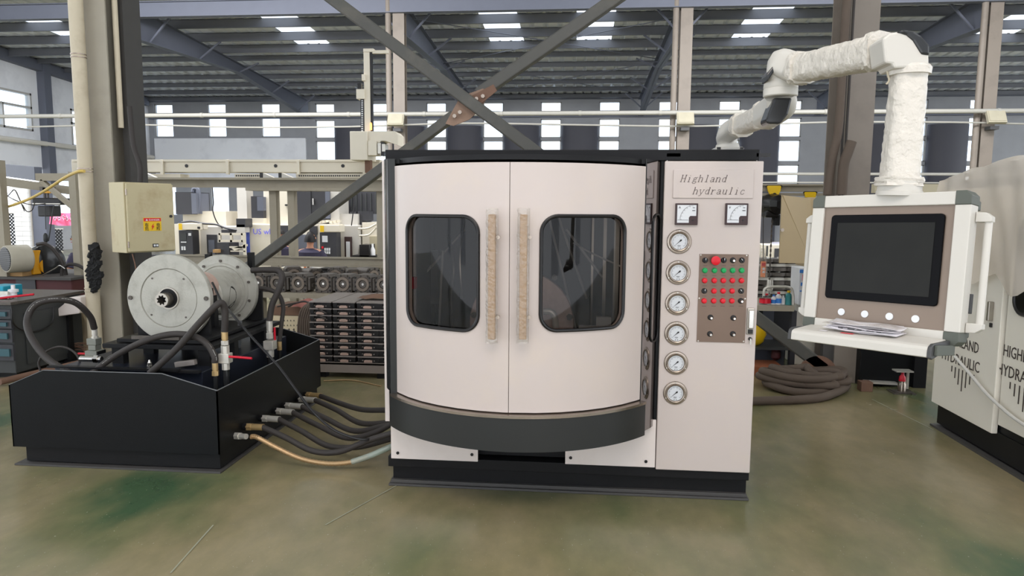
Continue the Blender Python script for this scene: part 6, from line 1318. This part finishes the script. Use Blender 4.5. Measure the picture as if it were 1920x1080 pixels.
# ================================================================ RIGHT SIDE, BEHIND THE PANEL
YR = 7.3
t = thing('side_bench', 'steel bench with beige top carrying bottles, right of the white machine', 'table', (P(1455, 580, YR).x, YR+.3, 0)); zs = P(1455, 573, YR).z
rectpart(t, 'bench_top', 'beige_steel', YR, .7, (1380, 573, 1489, 583)); rectpart(t, 'leg', 'machine_dark', YR+.1, .08, (1482, 583, 1491, 720), z0=0); rectpart(t, 'lower_shelf', 'tool_grey', YR+.1, .6, (1380, 652, 1485, 656)); rectpart(t, 'back_sheet', 'steel_blue', YR+.6, .02, (1430, 583, 1450, 650)); rectpart(t, 'back_sheet', 'machine_dark', YR+.62, .02, (1450, 583, 1484, 650)); rectpart(t, 'low_sheet', 'steel_blue', YR+.4, .02, (1380, 656, 1470, 690))
def bottle(px, w, h, mt_, capm, label, liquid=None):
    c = P(px, 573, YR+.1); c.z = zs; s = YR/F; r = w*s/2; H_ = h*s; t = thing('bottle', label, 'bottle', c)
    m = MB(); m.lathe([(r, 0), (r, H_*.68), (r*.45, H_*.82), (r*.42, H_*.86)], c, (0, 0, 1), 16); m.build('bottle_body', mt_, t); m = MB(); m.lathe([(r*.5, H_*.86), (r*.5, H_)], c, (0, 0, 1), 12); m.build('cap', capm, t)
    if liquid: m = MB(); m.lathe([(r*1.01, H_*.12), (r*1.01, H_*.5)], c, (0, 0, 1), 16, caps=False); m.build('label_band', liquid, t)
bottle(1434, 21, 20, 'clear_glass', 'red_knob', 'clear round jar of red liquid with red lid at left end of bench', 'red_liquid'); bottle(1459, 11, 23, 'white_plastic', 'red_knob', 'white bottle with blue label and red cap on the bench', 'blue_plastic')
bottle(1450, 9, 18, 'white_plastic', 'blue_plastic', 'small pale bottle with blue cap beside the jar', 'blue_plastic'); bottle(1468, 7, 17, 'white_plastic', 'white_plastic', 'tiny white spray bottle on the bench'); bottle(1478, 12, 26, 'turquoise', 'yellow', 'turquoise can with yellow cap at right end of bench')
m = MB(); m.tube(spline([P(1432, 555, YR-.0), P(1434, 542, YR), P(1445, 538, YR), P(1474, 538, YR), P(1484, 542, YR), P(1487, 555, YR), P(1487, 571, YR)]), .014, 10); tag(m.build('bent_tube', 'zinc'), 'bent silver tube arching over the bottles', 'tube')
m = MB(); rr_ = random.Random(5); c = P(1425, 650, YR+.1); c.z = P(1425, 651, YR+.1).z
m.grid(lambda u, v: V(c.x-.02+.1*math.cos(6.283*u)*math.sin(math.pi*v)*(1+.25*rr_.random()), YR+.25+.1*math.sin(6.283*u)*math.sin(math.pi*v), c.z+.115-.13*math.cos(math.pi*v)), 18, 10); tag(m.build('yellow_net', 'yellow'), 'bunched yellow netting on the lower bench shelf', 'netting')
m = MB(); a = P(1380, 700, YR); b = P(1466, 682, YR); m.box(a.x, b.x, YR-.1, YR+.25, 0, P(1440, 684, YR).z); tag(m.build('wooden_crate', 'wood_orange', bevel=.01), 'orange brown wooden crate on the floor under the bench', 'crate')
c = P(1460, 662, YR+.1); m = MB(); m.lathe([(.02, 0), (.05, .03), (.045, .1), (.02, .13)], V(c.x, YR+.2, P(1460, 654, YR).z-.16), (0, 0, 1), 14); tag(m.build('maroon_valve', 'maroon'), 'small maroon valve hanging under the bench shelf', 'valve')
# stacked dark castings on a rack behind
YQ = 8.2; m = MB(); a, b = P(1380, 560, YQ), P(1500, 560, YQ); m.box(a.x, b.x, YQ-.1, YQ+.8, 0, P(1440, 560, YQ).z); tag(m.build('casting_pallet', 'machine_dark'), 'dark block under the stacked ring castings behind the bench', 'pallet')
def ringcast():
    t = thing('ring_casting', 'x', 'casting', (0, 0, 0)); m = MB(); m.lathe([(.09, 0), (.12, .01), (.12, .05), (.1, .06), (.1, .10), (.125, .11), (.125, .145), (.08, .15)], (0, 0, 0), (0, 0, 1), 20); m.build('ring', 'dark_cast', t, local=True)
    m = MB(); m.lathe([(.03, .150), (.03, .165)], (0, -.06, 0), (0, 0, 1), 8); m.box(-.1, .1, -.125, -.11, .06, .09); m.build('lug', 'zinc', t, local=True); return t
rp_ = ringcast(); k = 0; base = P(1440, 560, YQ).z
for row in range(3):
    for j, px in enumerate((1407, 1434, 1459, 1485)):
        o = rp_ if k == 0 else copy_tree(rp_); k += 1; c = P(px-2*(row % 2), 530, YQ+.03); o.location = (c.x, YQ+.08, base+.155*row); o['label'] = 'dark ring casting, %s from left in the %s layer of the rear stack' % (ORD[j], ['bottom', 'middle', 'top'][row]); o['group'] = 'stacked ring castings'
m = MB(); a, b = P(1488, 570, YR+.3), P(1503, 503, YR+.3)
t = thing('water_carton', 'blue and white printed plastic case behind the screen panel', 'case', P(1500, 572, YR+.3)); rectpart(t, 'case_box', 'white_plastic', YR+.3, .3, (1498, 503, 1530, 572), bevel=.005); rectpart(t, 'blue_print', 'blue_plastic', YR+.29, .01, (1500, 506, 1530, 512), (1502, 530, 1512, 536), (1500, 545, 1530, 547)); rectpart(t, 'red_print', 'red_ink', YR+.29, .01, (1505, 515, 1512, 526))
# open beige electric cabinet on the right column
t = thing('switch_cabinet', 'open beige electric cabinet mounted left of the right column', 'electrical box', P(1505, 495, 6.9)); 
m = MB(); m.rect(1510, 370, 1560, 500, 6.75, .25); m.build('cabinet_body', 'tan_cabinet', t, bevel=.004)
A_, B_ = P(1466, 365, 6.55), P(1520, 372, 6.75); C_, D_ = P(1522, 494, 6.75), P(1461, 493, 6.55)
m = MB(); m.prism([A_, P(1468, 366, 6.55), B_, C_, D_], (0, .02, 0)); dd = m.build('door', 'tan_cabinet', t)
m = MB(); c = P(1466, 431, 6.53); m.cyl(c, c-V(0, .02, 0), .016, n=12); m.build('lock', 'steel_rim', dd)
t = thing('crane_rail', 'beige overhead rail with yellow trolleys right of the white machine', 'rail', P(1480, 365, 7.9))
rectpart(t, 'rail', 'beige_steel', 7.9, .1, (1405, 347, 1550, 359), (1405, 362, 1550, 367)); rectpart(t, 'top_flange', 'beige_steel', 7.85, .2, (1405, 345, 1550, 348)); rectpart(t, 'rear_rail', 'beige_paint', 9.0, .1, (1640, 345, 1800, 362))
for px, y0 in ((1452, 348), (1520, 360)):
    m = MB(); s = 13 if px < 1500 else 11; pts = [(px-s, y0+2), (px-s+2, y0), (px+s-2, y0), (px+s, y0+2), (px+s-2, y0+11), (px+s*.4, y0+21), (px-s*.4, y0+21), (px-s+2, y0+11)]
    m.prism([P(x, y, 7.8) for x, y in pts], (0, .03, 0)); tr = m.build('trolley', 'yellow', t)
    m = MB(); m.prism([P(px+(x-px)*1.18, y0+(y-y0)*.62-1, 7.84) for x, y in pts], (0, .03, 0)); m.build('trolley_plate', 'black_plastic', tr)
    m = MB(); c = P(px, y0+17, 7.8); m.cyl(c, c-V(0, .01, 0), .02, n=12); m.build('axle', 'black_plastic', tr)
t = thing('chain_hoist', 'black chain hoist hanging under the yellow trolley at right', 'hoist', P(1450, 430, 7.8))
m = MB(); c = P(1450, 384, 7.8); m.lathe([(.05, -.12), (.11, -.1), (.12, 0), (.1, .1), (.04, .12)], c, (.3, -1, 0), 24); m.build('motor_case', 'black_plastic', t); rectpart(t, 'gear_case', 'black_plastic', 7.72, .2, (1436, 394, 1462, 408), bevel=.02); rectpart(t, 'chain_bag', 'foam_black', 7.75, .12, (1454, 402, 1463, 423), bevel=.01); rectpart(t, 'badge', 'tool_grey', 7.66, .02, (1443, 376, 1457, 388), bevel=.004)
m = MB(); z = P(1450, 408, 7.8).z; x = P(1448, 408, 7.8).x; zl = P(1446, 550, 7.8).z; k = 0
while z > zl: m.box(x-(.009 if k % 2 else .003), x+(.009 if k % 2 else .003), 7.8-(.003 if k % 2 else .009), 7.8+(.003 if k % 2 else .009), z-.03, z); z -= .026; k += 1
m.build('chain', 'dark_cast', t); m = MB(); m.lathe([(.03, 0), (.035, .03), (.03, .12)], P(1443, 545, 7.8), (0, 0, 1), 10); m.tube(spline([P(1441, 545, 7.8), P(1440, 552, 7.8), P(1444, 553, 7.8)]), .008, 6); m.build('hook', 'zinc', t)
t = thing('hoist_pendant', 'orange push button pendant in a plastic sleeve beside white machine', 'remote control', P(1431, 520, 7.2)); rectpart(t, 'pendant_body', 'orange', 7.2, .03, (1427, 490, 1436, 520), bevel=.008); rectpart(t, 'pendant_button', 'red_knob', 7.19, .01, (1429, 493, 1435, 499)); rectpart(t, 'pendant_button', 'dial_white', 7.19, .01, (1430, 502, 1434, 506), (1430, 508, 1434, 512))
m = MB(); m.prism([P(x, y, 7.17) for x, y in ((1430, 466), (1433, 466), (1438, 492), (1439, 522), (1425, 522), (1425, 492))], (0, .06, 0)); m.build('sleeve', 'bubble_wrap', t)
m = MB(); m.tube([P(1431, 490, 7.21), P(1431, 440, 7.4), P(1432, 366, 7.93)], .005, 6); m.build('hanging_cable', 'rubber', t)
t = cnc('cream and dark machine tool seen right of the white bench', 1445); rectpart(t, 'body', 'machine_cream', YM, 1, (1425, 458, 1500, 560), z0=0, bevel=.02); rectpart(t, 'dark_body', 'machine_dark', YM+.3, 1, (1395, 372, 1446, 470)); rectpart(t, 'window_frame', 'machine_blue', YM+.5, .05, (1448, 455, 1470, 458)); rectpart(t, 'slot', 'machine_dark', YM-.02, .03, (1452, 466, 1462, 500)); rectpart(t, 'label_strip', 'tool_grey', YM-.02, .03, (1437, 461, 1440, 480))
# white cabinet, black box, jack, blocks and the coiled duct hose
t = thing('white_cabinet', 'white sheet metal cabinet behind the rusty brace foot', 'cabinet', P(1520, 700, 7.9)); t.location.z = 0; ROOT[t.name] = Matrix.Translation(t.location); rectpart(t, 'cabinet_box', 'white_paint2', 7.8, .4, (1489, 560, 1557, 712), z0=0, bevel=.005)
m = MB()
for k in range(6): rr2 = .02*(k+1)/6*2.6; c = P(1501, 621, 7.79); m.tube([c+V(rr2*math.cos(a*math.pi/4), 0, rr2*math.sin(a*math.pi/4)) for a in range(9)], .002, 4)
m.build('vent_grille', 'tool_grey', t)
t = thing('black_tank', 'large black steel box on the floor behind the keyboard shelf', 'tank', (P(1680, 700, 7.0).x, 7.4, 0)); rectpart(t, 'tank_box', 'tank_black', 6.9, 1.0, (1614, 600, 1738, 730), z0=.0, bevel=.006); rectpart(t, 'tank_flange', 'black_paint', 6.86, .05, (1716, 600, 1740, 735), z0=0)
c = P(1637, 735, Z=.0); t = thing('steel_block', 'small brown steel block on the floor left of the red jack', 'block', (c.x, c.y+.05, 0)); m = MB(); y = c.y; m.rect(1615, 717, 1637, 733, y, .1, 0); m.build('block', 'rust', t, bevel=.003)
m = MB(); y = c.y+.25; m.rect(1634, 716, 1664, 727, y, .08, 0); tag(m.build('steel_block', 'dark_cast', bevel=.003), 'dark steel block half hidden behind the silver bar', 'block')
m = MB(); a = P(1621, 713, y-.05); m.box(a.x, P(1682, 713, y-.05).x, y-.08, y+.06, P(1650, 727, y).z, P(1650, 727, y).z+.02, Matrix.Rotation(.03, 3, 'Y')); m.v = [(vx, vy, vz+P(1650, 717, y).z-P(1650, 727, y).z) for vx, vy, vz in m.v]; tag(m.build('silver_bar', 'zinc'), 'flat silver bar resting on the blocks beside the jack', 'bar')
c = P(1690, 736, Z=0); t = thing('bottle_jack', 'red bottle jack with grey top plate standing on the floor', 'jack', c); y = c.y
m = MB(); m.box(c.x-.08, c.x+.08, y-.06, y+.06, 0, .015); m.box(c.x-.1, c.x-.06, y-.08, y+.08, 0, .01); m.box(c.x+.06, c.x+.1, y-.08, y+.08, 0, .01); m.build('base', 'dark_cast', t); m = MB(); m.lathe([(.035, .015), (.035, .08), (.03, .09), (.03, .11)], c, (0, 0, 1), 16); m.build('cylinder', 'steel_rim', t)
m = MB(); m.lathe([(.028, .10), (.03, .11), (.026, .15), (.015, .165), (.012, .20)], c, (0, 0, 1), 16); m.build('red_collar', 'red_handle', t); m = MB(); m.box(c.x-.075, c.x+.075, y-.05, y+.05, .20, .212); m.build('top_plate', 'zinc', t); m = MB(); m.box(c.x+.05, c.x+.07, y+.02, y+.04, .03, .2); m.build('side_rod', 'zinc', t)
m = MB(); rr_ = random.Random(8); pts = []
c = P(1505, 722, Z=.05); cx_, cy_ = c.x+.02, c.y+.02
loops = [(0, 0, .36, .30, .05), (-.05, .05, .28, .22, .11), (.08, -.04, .30, .22, .13), (-.1, .02, .2, .15, .17), (-.04, -.05, .31, .2, .20), (.1, .06, .24, .16, .21), (.0, 0, .37, .24, .13), (-.12, .04, .16, .12, .24)]
a = -math.pi*.12
pts = [P(1370, 753, Z=.04), P(1440, 751, Z=.04), P(1500, 749, Z=.04), P(1545, 744, Z=.04)]
for dx, dy, rx, ry, z in loops:
    for k in range(8): th = a+k*math.pi/4; s_ = rr_.uniform(.9, 1.1); pts.append(V(cx_+dx+rx*1.06*s_*math.cos(th), cy_+dy*.6+ry*.72*s_*math.sin(th), .012+z*.72+.018*math.sin(k*1.7)))
m.tube(spline(pts, 6), .036, 12); tag(m.build('coiled_duct_hose', 'rubber_dust'), 'thick dusty brown hose coiled in a heap on the floor by rusty brace foot', 'hose')
